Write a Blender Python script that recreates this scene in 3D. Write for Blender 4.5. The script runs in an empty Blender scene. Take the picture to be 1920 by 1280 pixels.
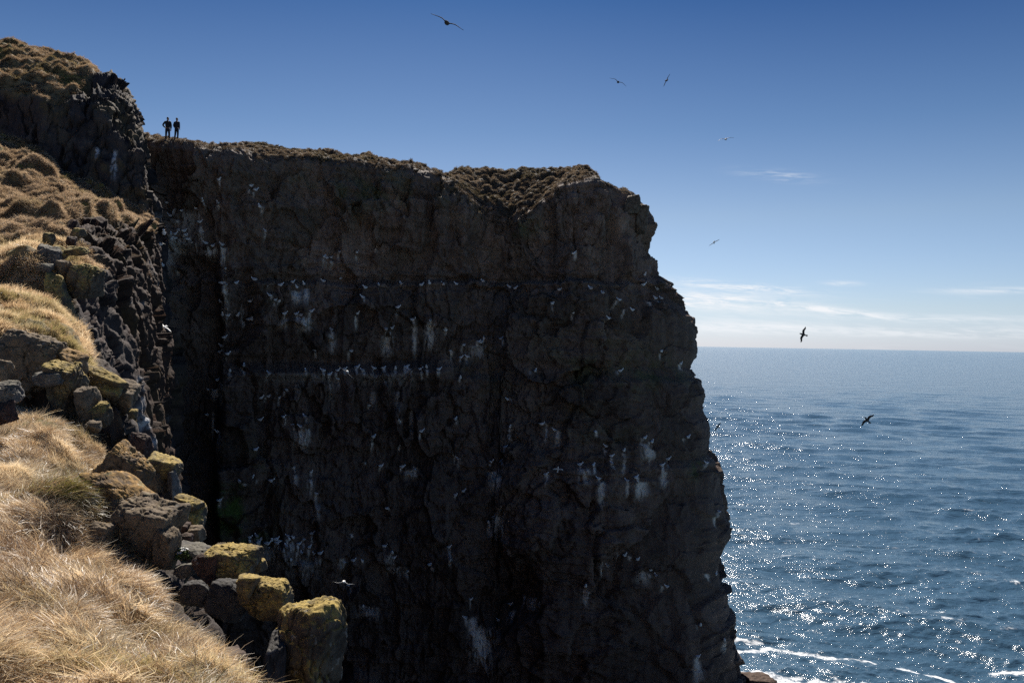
import bpy, bmesh, math, random
import numpy as np
from mathutils import Vector, Matrix
from mathutils.bvhtree import BVHTree

R = math.radians
scene = bpy.context.scene
COL = scene.collection
rng = np.random.default_rng(7)
random.seed(7)

# ------------------------------------------------------------------ camera
FPX = 1493.0                       # focal length in pixels of the 1920 px wide photograph (28 mm)
SEA_Z = -27.0
cam_d = bpy.data.cameras.new('camera'); cam = bpy.data.objects.new('camera', cam_d)
COL.objects.link(cam); scene.camera = cam
cam_d.sensor_width = 36.0; cam_d.lens = 36.0 * FPX / 1920.0
cam_d.clip_start = 0.05; cam_d.clip_end = 600000.0
CAM_M = (Matrix.Rotation(R(90.12), 3, 'X') @ Matrix.Rotation(R(1.0), 3, 'Z'))
cam.matrix_world = CAM_M.to_4x4()

# ------------------------------------------------------------------ world
SUN_AZ, SUN_EL = R(-5.0), R(42.0)
world = bpy.data.worlds.new('World'); scene.world = world; world.use_nodes = True
wt = world.node_tree; wt.nodes.clear()

class NT:
    """tiny node helper"""
    def __init__(s, tree): s.t = tree
    def n(s, kind, **kw):
        nd = s.t.nodes.new(kind)
        for k, v in kw.items():
            if k.startswith('i_'):
                key = k[2:]
                key = int(key) if key.isdigit() else key.replace('_', ' ')
                s.put(nd.inputs[key], v)
            else:
                setattr(nd, k, v)
        return nd
    def put(s, sock, v):
        if isinstance(v, bpy.types.NodeSocket): s.t.links.new(v, sock)
        elif isinstance(v, bpy.types.Node): s.t.links.new(v.outputs[0], sock)
        else:
            if sock.type == 'RGBA' and not hasattr(v, '__len__'): v = (v, v, v, 1)
            if sock.type == 'RGBA' and len(v) == 3: v = (*v, 1)
            sock.default_value = v
    def m(s, op, a, b=None, c=None, clamp=False):
        nd = s.t.nodes.new('ShaderNodeMath'); nd.operation = op; nd.use_clamp = clamp
        s.put(nd.inputs[0], a)
        if b is not None: s.put(nd.inputs[1], b)
        if c is not None: s.put(nd.inputs[2], c)
        return nd.outputs[0]
    def vm(s, op, a, b=None):
        nd = s.t.nodes.new('ShaderNodeVectorMath'); nd.operation = op
        s.put(nd.inputs[0], a)
        if b is not None: s.put(nd.inputs[1], b)
        return nd.outputs[0]
    def mix(s, f, a, b, mode='MIX'):
        nd = s.t.nodes.new('ShaderNodeMix'); nd.data_type = 'RGBA'; nd.blend_type = mode
        s.put(nd.inputs[0], f); s.put(nd.inputs[6], a); s.put(nd.inputs[7], b)
        return nd.outputs[2]
    def ramp(s, f, stops, interp='LINEAR'):
        nd = s.t.nodes.new('ShaderNodeValToRGB'); s.put(nd.inputs[0], f)
        cr = nd.color_ramp; cr.interpolation = interp
        while len(cr.elements) < len(stops): cr.elements.new(0.5)
        for e, (p, c) in zip(cr.elements, stops):
            e.position = p
            if not hasattr(c, '__len__'): c = (c, c, c)
            e.color = (*c[:3], 1)
        return nd.outputs[0]
    def sstep(s, a, lo, hi):
        nd = s.t.nodes.new('ShaderNodeMapRange'); nd.interpolation_type = 'SMOOTHSTEP'
        s.put(nd.inputs[0], a); s.put(nd.inputs[1], lo); s.put(nd.inputs[2], hi)
        nd.inputs[3].default_value = 0; nd.inputs[4].default_value = 1
        return nd.outputs[0]
    def noise(s, vec, scale, detail=4, rough=0.55, dist=0.0, dims='3D'):
        nd = s.t.nodes.new('ShaderNodeTexNoise'); nd.noise_dimensions = dims
        if vec is not None: s.put(nd.inputs['Vector'], vec)
        nd.inputs['Scale'].default_value = scale; nd.inputs['Detail'].default_value = detail
        nd.inputs['Roughness'].default_value = rough; nd.inputs['Distortion'].default_value = dist
        return nd.outputs['Fac']
    def attr(s, name, kind='GEOMETRY', out='Fac'):
        nd = s.t.nodes.new('ShaderNodeAttribute'); nd.attribute_name = name; nd.attribute_type = kind
        return nd.outputs[out]

def build_world():
    k = NT(wt)
    sky = k.n('ShaderNodeTexSky', sky_type='NISHITA', sun_disc=False, sun_elevation=SUN_EL,
              sun_rotation=SUN_AZ, altitude=0.0, air_density=1.0, dust_density=0.35, ozone_density=2.5)
    d = k.n('ShaderNodeTexCoord').outputs['Generated']
    sx = k.n('ShaderNodeSeparateXYZ'); k.put(sx.inputs[0], d)
    el = k.m('ARCSINE', sx.outputs[2])
    az = k.m('ARCTAN2', sx.outputs[0], sx.outputs[1])
    deg = 57.29578
    eld = k.m('MULTIPLY', el, deg); azd = k.m('MULTIPLY', az, deg)
    # deeper blue higher up, pale at the sea horizon, the same all the way round
    base = k.n('ShaderNodeHueSaturation'); k.put(base.inputs['Color'], sky.outputs[0])
    base.inputs['Saturation'].default_value = 1.0
    tint = k.ramp(k.m('DIVIDE', eld, 90.0), SKY_TINT)
    col = k.mix(1.0, base.outputs[0], tint, 'MULTIPLY')
    # thin cirrus streaks low over the sea
    cv = k.n('ShaderNodeCombineXYZ'); k.put(cv.inputs[0], k.m('MULTIPLY', azd, 0.055)); k.put(cv.inputs[1], k.m('MULTIPLY', k.m('ADD', eld, k.m('MULTIPLY', azd, 0.055)), 0.75))
    streak = k.noise(cv.outputs[0], 1.6, 6, 0.6, 0.35)
    fib = k.n('ShaderNodeCombineXYZ'); k.put(fib.inputs[0], k.m('MULTIPLY', azd, 0.45)); k.put(fib.inputs[1], k.m('MULTIPLY', k.m('ADD', eld, k.m('MULTIPLY', azd, 0.07)), 3.6))
    fibre = k.noise(fib.outputs[0], 1.0, 8, 0.68, 0.9)
    def blob(a0, e0, wa, we, slope):
        da = k.m('DIVIDE', k.m('SUBTRACT', azd, a0), wa)
        de = k.m('DIVIDE', k.m('ADD', k.m('SUBTRACT', eld, e0), k.m('MULTIPLY', k.m('SUBTRACT', azd, a0), slope)), we)
        q = k.m('ADD', k.m('MULTIPLY', da, da), k.m('MULTIPLY', de, de))
        return k.m('EXPONENT', k.m('MULTIPLY', q, -1.0))
    tot = None
    for a0, e0, wa, we, sl, amp in [(16.0, 4.15, 3.8, 0.28, 0.09, 1.5), (13.5, 3.2, 5.2, 0.55, 0.05, 1.4), (21.0, 2.65, 4.0, 0.22, 0.12, 1.2),
                                    (28, 2.0, 9, 0.25, 0.03, .5), (22.5, 4.35, 1.0, 0.16, 0.05, .6), (18.3, 11.6, 2.1, 0.30, 0.13, .5), (31.5, 3.75, 3.2, 0.17, 0.01, .6),
                                    (15, 1.35, 7, 0.42, 0.0, .8), (29, 1.15, 8, 0.35, 0.0, .7), (-45, 3.0, 12, .5, 0.02, .6), (-120, 4.0, 25, .6, 0.01, .6), (80, 2.5, 20, .5, 0.01, .6), (160, 3.5, 20, .6, 0.01, .6)]:
        b = k.m('MULTIPLY', blob(a0, e0, wa, we, sl), amp)
        tot = b if tot is None else k.m('ADD', tot, b)
    tot = k.m('MULTIPLY', tot, k.sstep(k.m('ADD', k.m('MULTIPLY', fibre, 0.6), k.m('MULTIPLY', streak, 0.5)), 0.42, 0.66))
    gen = k.m('MULTIPLY', k.sstep(streak, 0.55, 0.8), k.m('MULTIPLY', k.sstep(eld, 7.0, 1.0), 0.45))
    cl = k.m('ADD', tot, gen, clamp=True)
    col = k.mix(cl, col, CLOUD_COL)
    bg = k.n('ShaderNodeBackground'); k.put(bg.inputs['Color'], col); bg.inputs['Strength'].default_value = SKY_STRENGTH
    out = k.n('ShaderNodeOutputWorld'); k.put(out.inputs[0], bg.outputs[0])

SKY_STRENGTH = 0.07
SKY_TINT = [(0.0, (.55, .67, 1.07)), (0.03, (.57, .63, .82)), (0.1, (.53, .56, .63)), (0.165, (.32, .41, .52)), (0.26, (.110, .222, .385)), (0.45, (.105, .215, .38)), (1.0, (.105, .215, .38))]
CLOUD_COL = (7.4, 7.6, 7.9)
build_world()

sun_d = bpy.data.lights.new('sun', 'SUN'); sun = bpy.data.objects.new('sun', sun_d); COL.objects.link(sun)
sun_d.energy = 5.0; sun_d.angle = R(0.53); sun_d.color = (1.0, 0.94, 0.86)
SUN_DIR = Vector((math.sin(SUN_AZ) * math.cos(SUN_EL), math.cos(SUN_AZ) * math.cos(SUN_EL), math.sin(SUN_EL)))
sun.rotation_euler = SUN_DIR.to_track_quat('Z', 'Y').to_euler()
vs = scene.view_settings
vs.view_transform = 'Standard'; vs.look = 'None'; vs.exposure = 0.8; vs.gamma = 1.0; vs.use_curve_mapping = False
scene.cycles.use_denoising = False
scene.cycles.max_bounces = 6; scene.cycles.diffuse_bounces = 4; scene.cycles.glossy_bounces = 3
scene.cycles.transmission_bounces = 3; scene.cycles.transparent_max_bounces = 4
scene.cycles.sample_clamp_indirect = 4.0

# ------------------------------------------------------------------ pixel <-> world
CM = np.array(CAM_M)
def P(px, py, Y):
    px, py, Y = np.broadcast_arrays(np.asarray(px, float), np.asarray(py, float), np.asarray(Y, float))
    d = np.stack([(px - 960) / FPX, (640 - py) / FPX, -np.ones_like(px)], -1) @ CM.T
    return d * (Y / d[..., 1])[..., None]
def V(px, py, Y): return Vector(P(px, py, Y).tolist())
def proj(p):
    c = np.asarray(p) @ CM
    return 960 - FPX * c[..., 0] / c[..., 2], 640 + FPX * c[..., 1] / c[..., 2]

# ------------------------------------------------------------------ numpy noise
def _h(ix, iy, iz, seed):
    h = (ix.astype(np.uint32) * np.uint32(374761393) + iy.astype(np.uint32) * np.uint32(668265263)
         + iz.astype(np.uint32) * np.uint32(2147483647) + np.uint32(seed * 1274126177 & 0xffffffff))
    h ^= h >> np.uint32(13); h *= np.uint32(1274126177); h ^= h >> np.uint32(16); h *= np.uint32(2246822519); h ^= h >> np.uint32(15)
    return h
def _f(h): return (h & np.uint32(0xffffff)).astype(np.float32) / np.float32(0xffffff)
def vnoise(p, seed=0):
    """gradient-free smooth value noise, -1..1"""
    i = np.floor(p).astype(np.int64); f = (p - i).astype(np.float32)
    u = f * f * f * (f * (f * 6 - 15) + 10)
    r = 0
    for a in (0, 1):
        wx = u[..., 0] if a else 1 - u[..., 0]
        for b in (0, 1):
            wy = u[..., 1] if b else 1 - u[..., 1]
            for c in (0, 1):
                wz = u[..., 2] if c else 1 - u[..., 2]
                r = r + wx * wy * wz * _f(_h(i[..., 0] + a, i[..., 1] + b, i[..., 2] + c, seed))
    return r * 2 - 1
def fbm(p, seed=0, octs=4, gain=0.5):
    r, a, t = 0, 1.0, 0
    p = np.asarray(p, float)
    for o in range(octs):
        r = r + a * vnoise(p, seed + o * 17); t += a; a *= gain
        p = p * 2.03 + 11.7
    return r / t * 1.5
def worley(p, seed=0, jit=0.9):
    i = np.floor(p).astype(np.int64)
    n = p.shape[:-1]
    F1 = np.full(n, 9.0, np.float32); F2 = np.full(n, 9.0, np.float32)
    cid = np.zeros(n, np.uint32); cv = np.zeros(p.shape, np.float32)
    for a in (-1, 0, 1):
        for b in (-1, 0, 1):
            for c in (-1, 0, 1):
                x, y, z = i[..., 0] + a, i[..., 1] + b, i[..., 2] + c
                h = _h(x, y, z, seed)
                q = np.stack([x + .5 + jit * (_f(h) - .5), y + .5 + jit * (_f(h * np.uint32(69069) + np.uint32(17)) - .5),
                              z + .5 + jit * (_f((h >> np.uint32(7)) * np.uint32(40503) + np.uint32(77)) - .5)], -1)
                dv = (p - q).astype(np.float32)
                d = np.sqrt((dv * dv).sum(-1))
                near = d < F1
                F2 = np.where(near, F1, np.minimum(F2, d)); F1 = np.where(near, d, F1)
                cid = np.where(near, h, cid); cv = np.where(near[..., None], dv, cv)
    return F1, F2, cid, cv
def sstep(x, a, b):
    t = np.clip((x - a) / (b - a), 0, 1); return t * t * (3 - 2 * t)
def facets(P3, scale, seed, tilt=0.6, warp=0.42):
    """angular fractured-rock displacement: every cell is a tilted plane of its own; returns (disp, crack 0..1)"""
    q = P3 / np.asarray(scale)
    if warp: q = q + warp * np.stack([vnoise(q * 1.3 + 5, seed), vnoise(q * 1.3 + 31, seed + 1), vnoise(q * 1.3 + 67, seed + 2)], -1) + 0.13 * np.stack([vnoise(q * 4.7 + 5, seed + 3), vnoise(q * 4.7 + 31, seed + 4), vnoise(q * 4.7 + 67, seed + 5)], -1)
    F1, F2, cid, cv = worley(q, seed)
    h = _f(cid * np.uint32(2654435761)) - .5
    t = np.stack([_f(cid * np.uint32(k)) - .5 for k in (40503, 69069, 30029)], -1)
    return h + tilt * (cv * t).sum(-1) * 2, 1 - sstep(F2 - F1, 0.01, 0.07), cid
def pchip(x, y, xi):
    x = np.asarray(x, float); y = np.asarray(y, float); xi = np.asarray(xi, float)
    one = y.ndim == 1
    if one: y = y[:, None]
    h = np.diff(x)[:, None]; dl = np.diff(y, axis=0) / h
    d = np.zeros_like(y)
    if len(x) > 2:
        w1 = 2 * h[1:] + h[:-1]; w2 = h[1:] + 2 * h[:-1]
        with np.errstate(divide='ignore', invalid='ignore'):
            hm = (w1 + w2) / (w1 / dl[:-1] + w2 / dl[1:])
        d[1:-1] = np.where(dl[:-1] * dl[1:] > 0, hm, 0)
    d[0], d[-1] = dl[0], dl[-1]
    k = np.clip(np.searchsorted(x, xi) - 1, 0, len(x) - 2)
    t = ((xi - x[k]) / h[k, 0])[:, None]; hk = h[k]
    r = ((2 * t**3 - 3 * t**2 + 1) * y[k] + (t**3 - 2 * t**2 + t) * hk * d[k] + (-2 * t**3 + 3 * t**2) * y[k + 1] + (t**3 - t**2) * hk * d[k + 1])
    return r[:, 0] if one else r
def gnormals(G):
    """normals of a grid of points (n,m,3)"""
    a = np.gradient(G, axis=0); b = np.gradient(G, axis=1)
    n = np.cross(a, b); return n / (np.linalg.norm(n, axis=-1, keepdims=True) + 1e-12)

# ------------------------------------------------------------------ object helpers
def tag(o, label=None, cat=None, group=None, kind=None):
    if label: o['label'] = label
    if cat: o['category'] = cat
    if group: o['group'] = group
    if kind: o['kind'] = kind
    return o
def mesh_np(name, verts, faces, mat=None, smooth=True, attrs=None):
    """numpy arrays -> mesh (faces: (n,4) or (n,3))"""
    me = bpy.data.meshes.new(name)
    verts = np.asarray(verts, np.float32).reshape(-1, 3); faces = np.asarray(faces, np.int32)
    nf, k = faces.shape
    me.vertices.add(len(verts)); me.vertices.foreach_set('co', verts.ravel())
    me.loops.add(nf * k); me.loops.foreach_set('vertex_index', faces.ravel())
    me.polygons.add(nf); me.polygons.foreach_set('loop_start', np.arange(0, nf * k, k, dtype=np.int32))
    me.update(calc_edges=True)
    if smooth: me.shade_smooth()
    for an, av in (attrs or {}).items():
        a = me.attributes.new(an, 'FLOAT', 'POINT'); a.data.foreach_set('value', np.asarray(av, np.float32).ravel())
    if mat: me.materials.append(mat)
    return me
def grid_faces(n, m, flip=False):
    i = np.arange(n * m).reshape(n, m)
    q = np.stack([i[:-1, :-1], i[1:, :-1], i[1:, 1:], i[:-1, 1:]], -1).reshape(-1, 4)
    return q[:, ::-1] if flip else q
def link(name, me, parent=None):
    o = bpy.data.objects.new(name, me); COL.objects.link(o)
    if parent: o.parent = parent
    return o
def empty(name, loc=(0, 0, 0)):
    o = bpy.data.objects.new(name, None); COL.objects.link(o); o.location = loc; o.empty_display_size = 0.2
    return o
def bm_mesh(name, bm, mats, smooth=True):
    me = bpy.data.meshes.new(name); bm.to_mesh(me); bm.free()
    for m in (mats if isinstance(mats, (list, tuple)) else [mats]): me.materials.append(m)
    if smooth: me.shade_smooth()
    return me

# ------------------------------------------------------------------ materials
def new_mat(name):
    m = bpy.data.materials.new(name); m.use_nodes = True; m.node_tree.nodes.clear()
    return m, NT(m.node_tree)
def finish(k, bsdf):
    o = k.n('ShaderNodeOutputMaterial'); k.put(o.inputs[0], bsdf.outputs[0])
def simple(name, col, rough=0.7, spec=0.3, var=0.15, scale=8):
    m, k = new_mat(name)
    co = k.n('ShaderNodeTexCoord').outputs['Object']
    n = k.noise(co, scale, 3)
    c = k.mix(n, tuple(x * (1 - var) for x in col), tuple(min(1, x * (1 + var)) for x in col))
    b = k.n('ShaderNodeBsdfPrincipled'); k.put(b.inputs['Base Color'], c); b.inputs['Roughness'].default_value = rough
    b.inputs['Specular IOR Level'].default_value = spec
    finish(k, b); return m

def cliff_mat():
    m, k = new_mat('dark_basalt')
    g = k.n('ShaderNodeNewGeometry')
    co = k.n('ShaderNodeTexCoord').outputs['Object']
    big = k.noise(co, 0.12, 4, 0.6); mid = k.noise(co, 0.7, 5, 0.65)
    st = k.n('ShaderNodeMapping'); k.put(st.inputs[0], co); st.inputs['Scale'].default_value = (2.6, 2.6, 0.35)
    drip = k.noise(st.outputs[0], 0.8, 5, 0.65, 0.3)
    c = k.ramp(k.m('ADD', k.m('MULTIPLY', mid, .6), k.m('MULTIPLY', big, .4)), [(0.3, (0.085, 0.062, 0.048)), (0.48, (0.165, 0.120, 0.092)), (0.60, (0.23, 0.168, 0.126)), (0.74, (0.33, 0.25, 0.175))])
    c = k.mix(k.sstep(drip, 0.45, 0.75), c, (0.23, 0.175, 0.14))
    c = k.mix(1.0, c, k.mix(k.attr('upper_tone'), (1.18, 1.14, 1.14), (2.0, 1.90, 1.84)), 'MULTIPLY')
    c = k.mix(k.m('MULTIPLY', k.attr('celld'), 0.6), c, (0.028, 0.023, 0.021))
    c = k.mix(k.m('MULTIPLY', k.attr('cellv'), 0.55), c, (0.17, 0.135, 0.095))
    c = k.mix(k.m('MULTIPLY', k.attr('crack'), 0.35), c, (0.022, 0.018, 0.015))
    c = k.mix(k.m('MULTIPLY', k.attr('moss'), k.sstep(mid, 0.38, 0.62)), c, (0.085, 0.14, 0.03))
    c = k.mix(k.attr('heath'), c, k.mix(mid, (0.055, 0.042, 0.03), (0.14, 0.11, 0.075)))
    c = k.mix(k.m('MULTIPLY', k.attr('guano'), k.sstep(k.noise(co, 5.0, 3), 0.2, 0.45), clamp=True), c, (0.92, 0.84, 0.72))
    b = k.n('ShaderNodeBsdfPrincipled'); k.put(b.inputs['Base Color'], c); b.inputs['Roughness'].default_value = 0.85
    b.inputs['Specular IOR Level'].default_value = 0.25
    bp = k.n('ShaderNodeBump'); k.put(bp.inputs['Height'], k.noise(co, 3.0, 6, 0.7)); bp.inputs['Strength'].default_value = 0.9; bp.inputs['Distance'].default_value = 0.3
    k.put(b.inputs['Normal'], bp.outputs[0])
    finish(k, b); return m

def slope_mat():
    """headland: dead turf and soil on the flat, basalt on the steep parts (masks are built with the terrain)"""
    m, k = new_mat('turf_and_rock')
    co = k.n('ShaderNodeTexCoord').outputs['Object']
    mid = k.noise(co, 0.9, 5, 0.65); fine = k.noise(co, 7.0, 5, 0.7)
    rock = k.ramp(mid, [(0.3, (0.028, 0.023, 0.024)), (0.55, (0.070, 0.058, 0.055)), (0.75, (0.15, 0.12, 0.095))])
    rock = k.mix(k.m('MULTIPLY', k.attr('cellv'), 0.55), rock, (0.135, 0.105, 0.075))
    rock = k.mix(k.m('MULTIPLY', k.attr('red'), 0.8), rock, k.mix(fine, (0.05, 0.028, 0.026), (0.12, 0.07, 0.06)))
    rock = k.mix(k.m('MULTIPLY', k.attr('ochre'), k.sstep(fine, 0.3, 0.6)), rock, (0.20, 0.14, 0.045))
    rock = k.mix(k.m('MULTIPLY', k.attr('crack'), 0.8), rock, (0.010, 0.009, 0.009))
    rock = k.mix(k.m('MULTIPLY', k.attr('guano'), k.sstep(k.noise(co, 5.0, 3), 0.3, 0.6)), rock, (0.62, 0.62, 0.63))
    soil = k.ramp(fine, [(0.3, (0.022, 0.013, 0.009)), (0.6, (0.06, 0.037, 0.024)), (0.8, (0.12, 0.085, 0.05))])
    turf = k.ramp(k.m('ADD', k.m('MULTIPLY', mid, .5), k.m('MULTIPLY', fine, .5)), [(0.3, (0.10, 0.07, 0.035)), (0.5, (0.23, 0.17, 0.09)), (0.7, (0.34, 0.26, 0.15))])
    turf = k.mix(k.sstep(k.noise(co, 0.5, 3), 0.52, 0.7), turf, (0.16, 0.15, 0.045))
    c = k.mix(k.attr('turf'), k.mix(k.attr('soil'), rock, soil), turf)
    b = k.n('ShaderNodeBsdfPrincipled'); k.put(b.inputs['Base Color'], c); b.inputs['Roughness'].default_value = 0.9
    b.inputs['Specular IOR Level'].default_value = 0.2
    bp = k.n('ShaderNodeBump'); k.put(bp.inputs['Height'], k.noise(co, 9.0, 6, 0.75)); bp.inputs['Strength'].default_value = 0.7; bp.inputs['Distance'].default_value = 0.08
    k.put(b.inputs['Normal'], bp.outputs[0])
    finish(k, b); return m

def boulder_mat(name, dark, light, lichen, amount, scale=1.0, top=(0.05, 0.65)):
    m, k = new_mat(name)
    co = k.n('ShaderNodeTexCoord').outputs['Object']
    g = k.n('ShaderNodeNewGeometry')
    a = k.noise(co, 5.0 * scale, 6, 0.65); f = k.noise(co, 26.0 * scale, 5, 0.7); big = k.noise(co, 1.8 * scale, 4, 0.6)
    c = k.mix(k.sstep(a, 0.3, 0.7), dark, light)
    c = k.mix(k.m('MULTIPLY', k.sstep(f, 0.5, 0.75), 0.6), c, tuple(x * 0.45 for x in dark))
    sx = k.n('ShaderNodeSeparateXYZ'); k.put(sx.inputs[0], g.outputs['Normal'])
    up = k.sstep(k.m('ADD', sx.outputs[2], k.m('MULTIPLY', k.m('SUBTRACT', big, 0.5), 1.3)), top[0], top[1])
    patch = k.m('ADD', k.m('MULTIPLY', up, k.sstep(a, 0.28, 0.55)), k.m('MULTIPLY', k.sstep(big, 0.52, 0.7), 0.35), clamp=True)
    lc = k.mix(k.sstep(f, 0.35, 0.65), tuple(x * 0.55 for x in lichen), lichen)
    lc = k.mix(k.sstep(k.noise(co, 9 * scale, 3), 0.58, 0.72), lc, (0.24, 0.22, 0.10))
    c = k.mix(k.m('MULTIPLY', patch, amount), c, lc)
    c = k.mix(k.m('MULTIPLY', k.sstep(k.noise(co, 13 * scale, 2), 0.66, 0.72), 0.5), c, (0.36, 0.35, 0.32))
    c = k.mix(k.m('MULTIPLY', k.attr('crack'), 0.75), c, tuple(x * 0.2 for x in dark))
    b = k.n('ShaderNodeBsdfPrincipled'); k.put(b.inputs['Base Color'], c); b.inputs['Roughness'].default_value = 0.88
    b.inputs['Specular IOR Level'].default_value = 0.2
    bp = k.n('ShaderNodeBump'); k.put(bp.inputs['Height'], k.m('ADD', k.noise(co, 18 * scale, 7, 0.75), k.m('MULTIPLY', patch, 0.25)))
    bp.inputs['Strength'].default_value = 0.8; bp.inputs['Distance'].default_value = 0.022 / scale
    k.put(b.inputs['Normal'], bp.outputs[0])
    finish(k, b); return m

def grass_mat(name, stops, green, trans=0.45, root=(0.09, 0.06, 0.035), rough=0.7, spec=0.12):
    m, k = new_mat(name)
    t = k.attr('tint', 'INSTANCER'); gr = k.attr('green', 'INSTANCER'); bl = k.attr('blade'); h = k.attr('along')
    c = k.ramp(k.m('ADD', k.m('MULTIPLY', t, .55), k.m('MULTIPLY', bl, .45)), stops)
    c = k.mix(k.m('MULTIPLY', gr, k.sstep(bl, 0.2, 0.6)), c, green)
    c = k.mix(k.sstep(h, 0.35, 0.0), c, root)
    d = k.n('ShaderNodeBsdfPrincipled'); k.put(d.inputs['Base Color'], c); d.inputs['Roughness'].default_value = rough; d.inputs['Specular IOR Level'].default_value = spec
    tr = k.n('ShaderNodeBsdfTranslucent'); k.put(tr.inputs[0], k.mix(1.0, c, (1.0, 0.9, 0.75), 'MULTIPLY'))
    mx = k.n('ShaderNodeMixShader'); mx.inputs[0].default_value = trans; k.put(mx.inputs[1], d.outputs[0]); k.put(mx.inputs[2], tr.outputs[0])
    finish(k, mx); return m

def sea_mat():
    m, k = new_mat('sea_water')
    co = k.n('ShaderNodeTexCoord').outputs['Object']
    mp = k.n('ShaderNodeMapping'); k.put(mp.inputs[0], co); mp.inputs['Rotation'].default_value = (0, 0, R(12)); mp.inputs['Scale'].default_value = (0.55, 1.0, 1.0)
    n1 = k.noise(mp.outputs[0], 0.37, 6, 0.62, 0.4)
    n2 = k.noise(mp.outputs[0], 1.9, 5, 0.65, 0.3)
    n3 = k.noise(mp.outputs[0], 0.035, 4, 0.55)
    foam = k.m('MULTIPLY', k.attr('foam'), k.sstep(k.noise(co, 2.2, 5, 0.7), 0.32, 0.6))
    c = k.mix(n3, (0.034, 0.076, 0.120), (0.050, 0.103, 0.158))
    c = k.mix(foam, c, (0.80, 0.82, 0.84))
    b = k.n('ShaderNodeBsdfPrincipled'); k.put(b.inputs['Base Color'], c)
    b.inputs['IOR'].default_value = 1.333; b.inputs['Specular IOR Level'].default_value = 0.5
    k.put(b.inputs['Roughness'], k.m('ADD', k.m('MULTIPLY', foam, 0.6), 0.14))
    b0 = k.n('ShaderNodeBump'); k.put(b0.inputs['Height'], k.noise(mp.outputs[0], 0.07, 4, 0.6, 0.3)); b0.inputs['Strength'].default_value = 1.0; b0.inputs['Distance'].default_value = 2.2
    b1 = k.n('ShaderNodeBump'); k.put(b1.inputs['Normal'], b0.outputs[0]); k.put(b1.inputs['Height'], n1); b1.inputs['Strength'].default_value = 1.0; b1.inputs['Distance'].default_value = 0.42
    b2 = k.n('ShaderNodeBump'); k.put(b2.inputs['Height'], n2); b2.inputs['Strength'].default_value = 1.0; b2.inputs['Distance'].default_value = 0.13
    k.put(b2.inputs['Normal'], b1.outputs[0])
    k.put(b.inputs['Normal'], b2.outputs[0])
    finish(k, b); return m

M_CLIFF = cliff_mat(); M_SLOPE = slope_mat(); M_SEA = sea_mat()
M_OCHRE = boulder_mat('ochre_lichen_rock', (0.060, 0.050, 0.042), (0.15, 0.125, 0.095), (0.56, 0.40, 0.11), .9)
M_ORANGE = boulder_mat('orange_lichen_rock', (0.085, 0.068, 0.055), (0.19, 0.155, 0.12), (0.50, 0.28, 0.07), 0.8)
M_BROWN = boulder_mat('brown_rock', (0.11, 0.085, 0.064), (0.23, 0.185, 0.135), (0.26, 0.17, 0.07), 0.4)
M_GREY = boulder_mat('grey_rock', (0.075, 0.070, 0.072), (0.19, 0.18, 0.175), (0.26, 0.22, 0.10), 0.35)
M_SLATE = boulder_mat('slate_rock', (0.040, 0.039, 0.043), (0.095, 0.093, 0.10), (0.12, 0.10, 0.05), 0.3)
M_RED = boulder_mat('red_scoria', (0.035, 0.020, 0.018), (0.10, 0.062, 0.055), (0.16, 0.12, 0.06), 0.25, 1.6)

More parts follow.
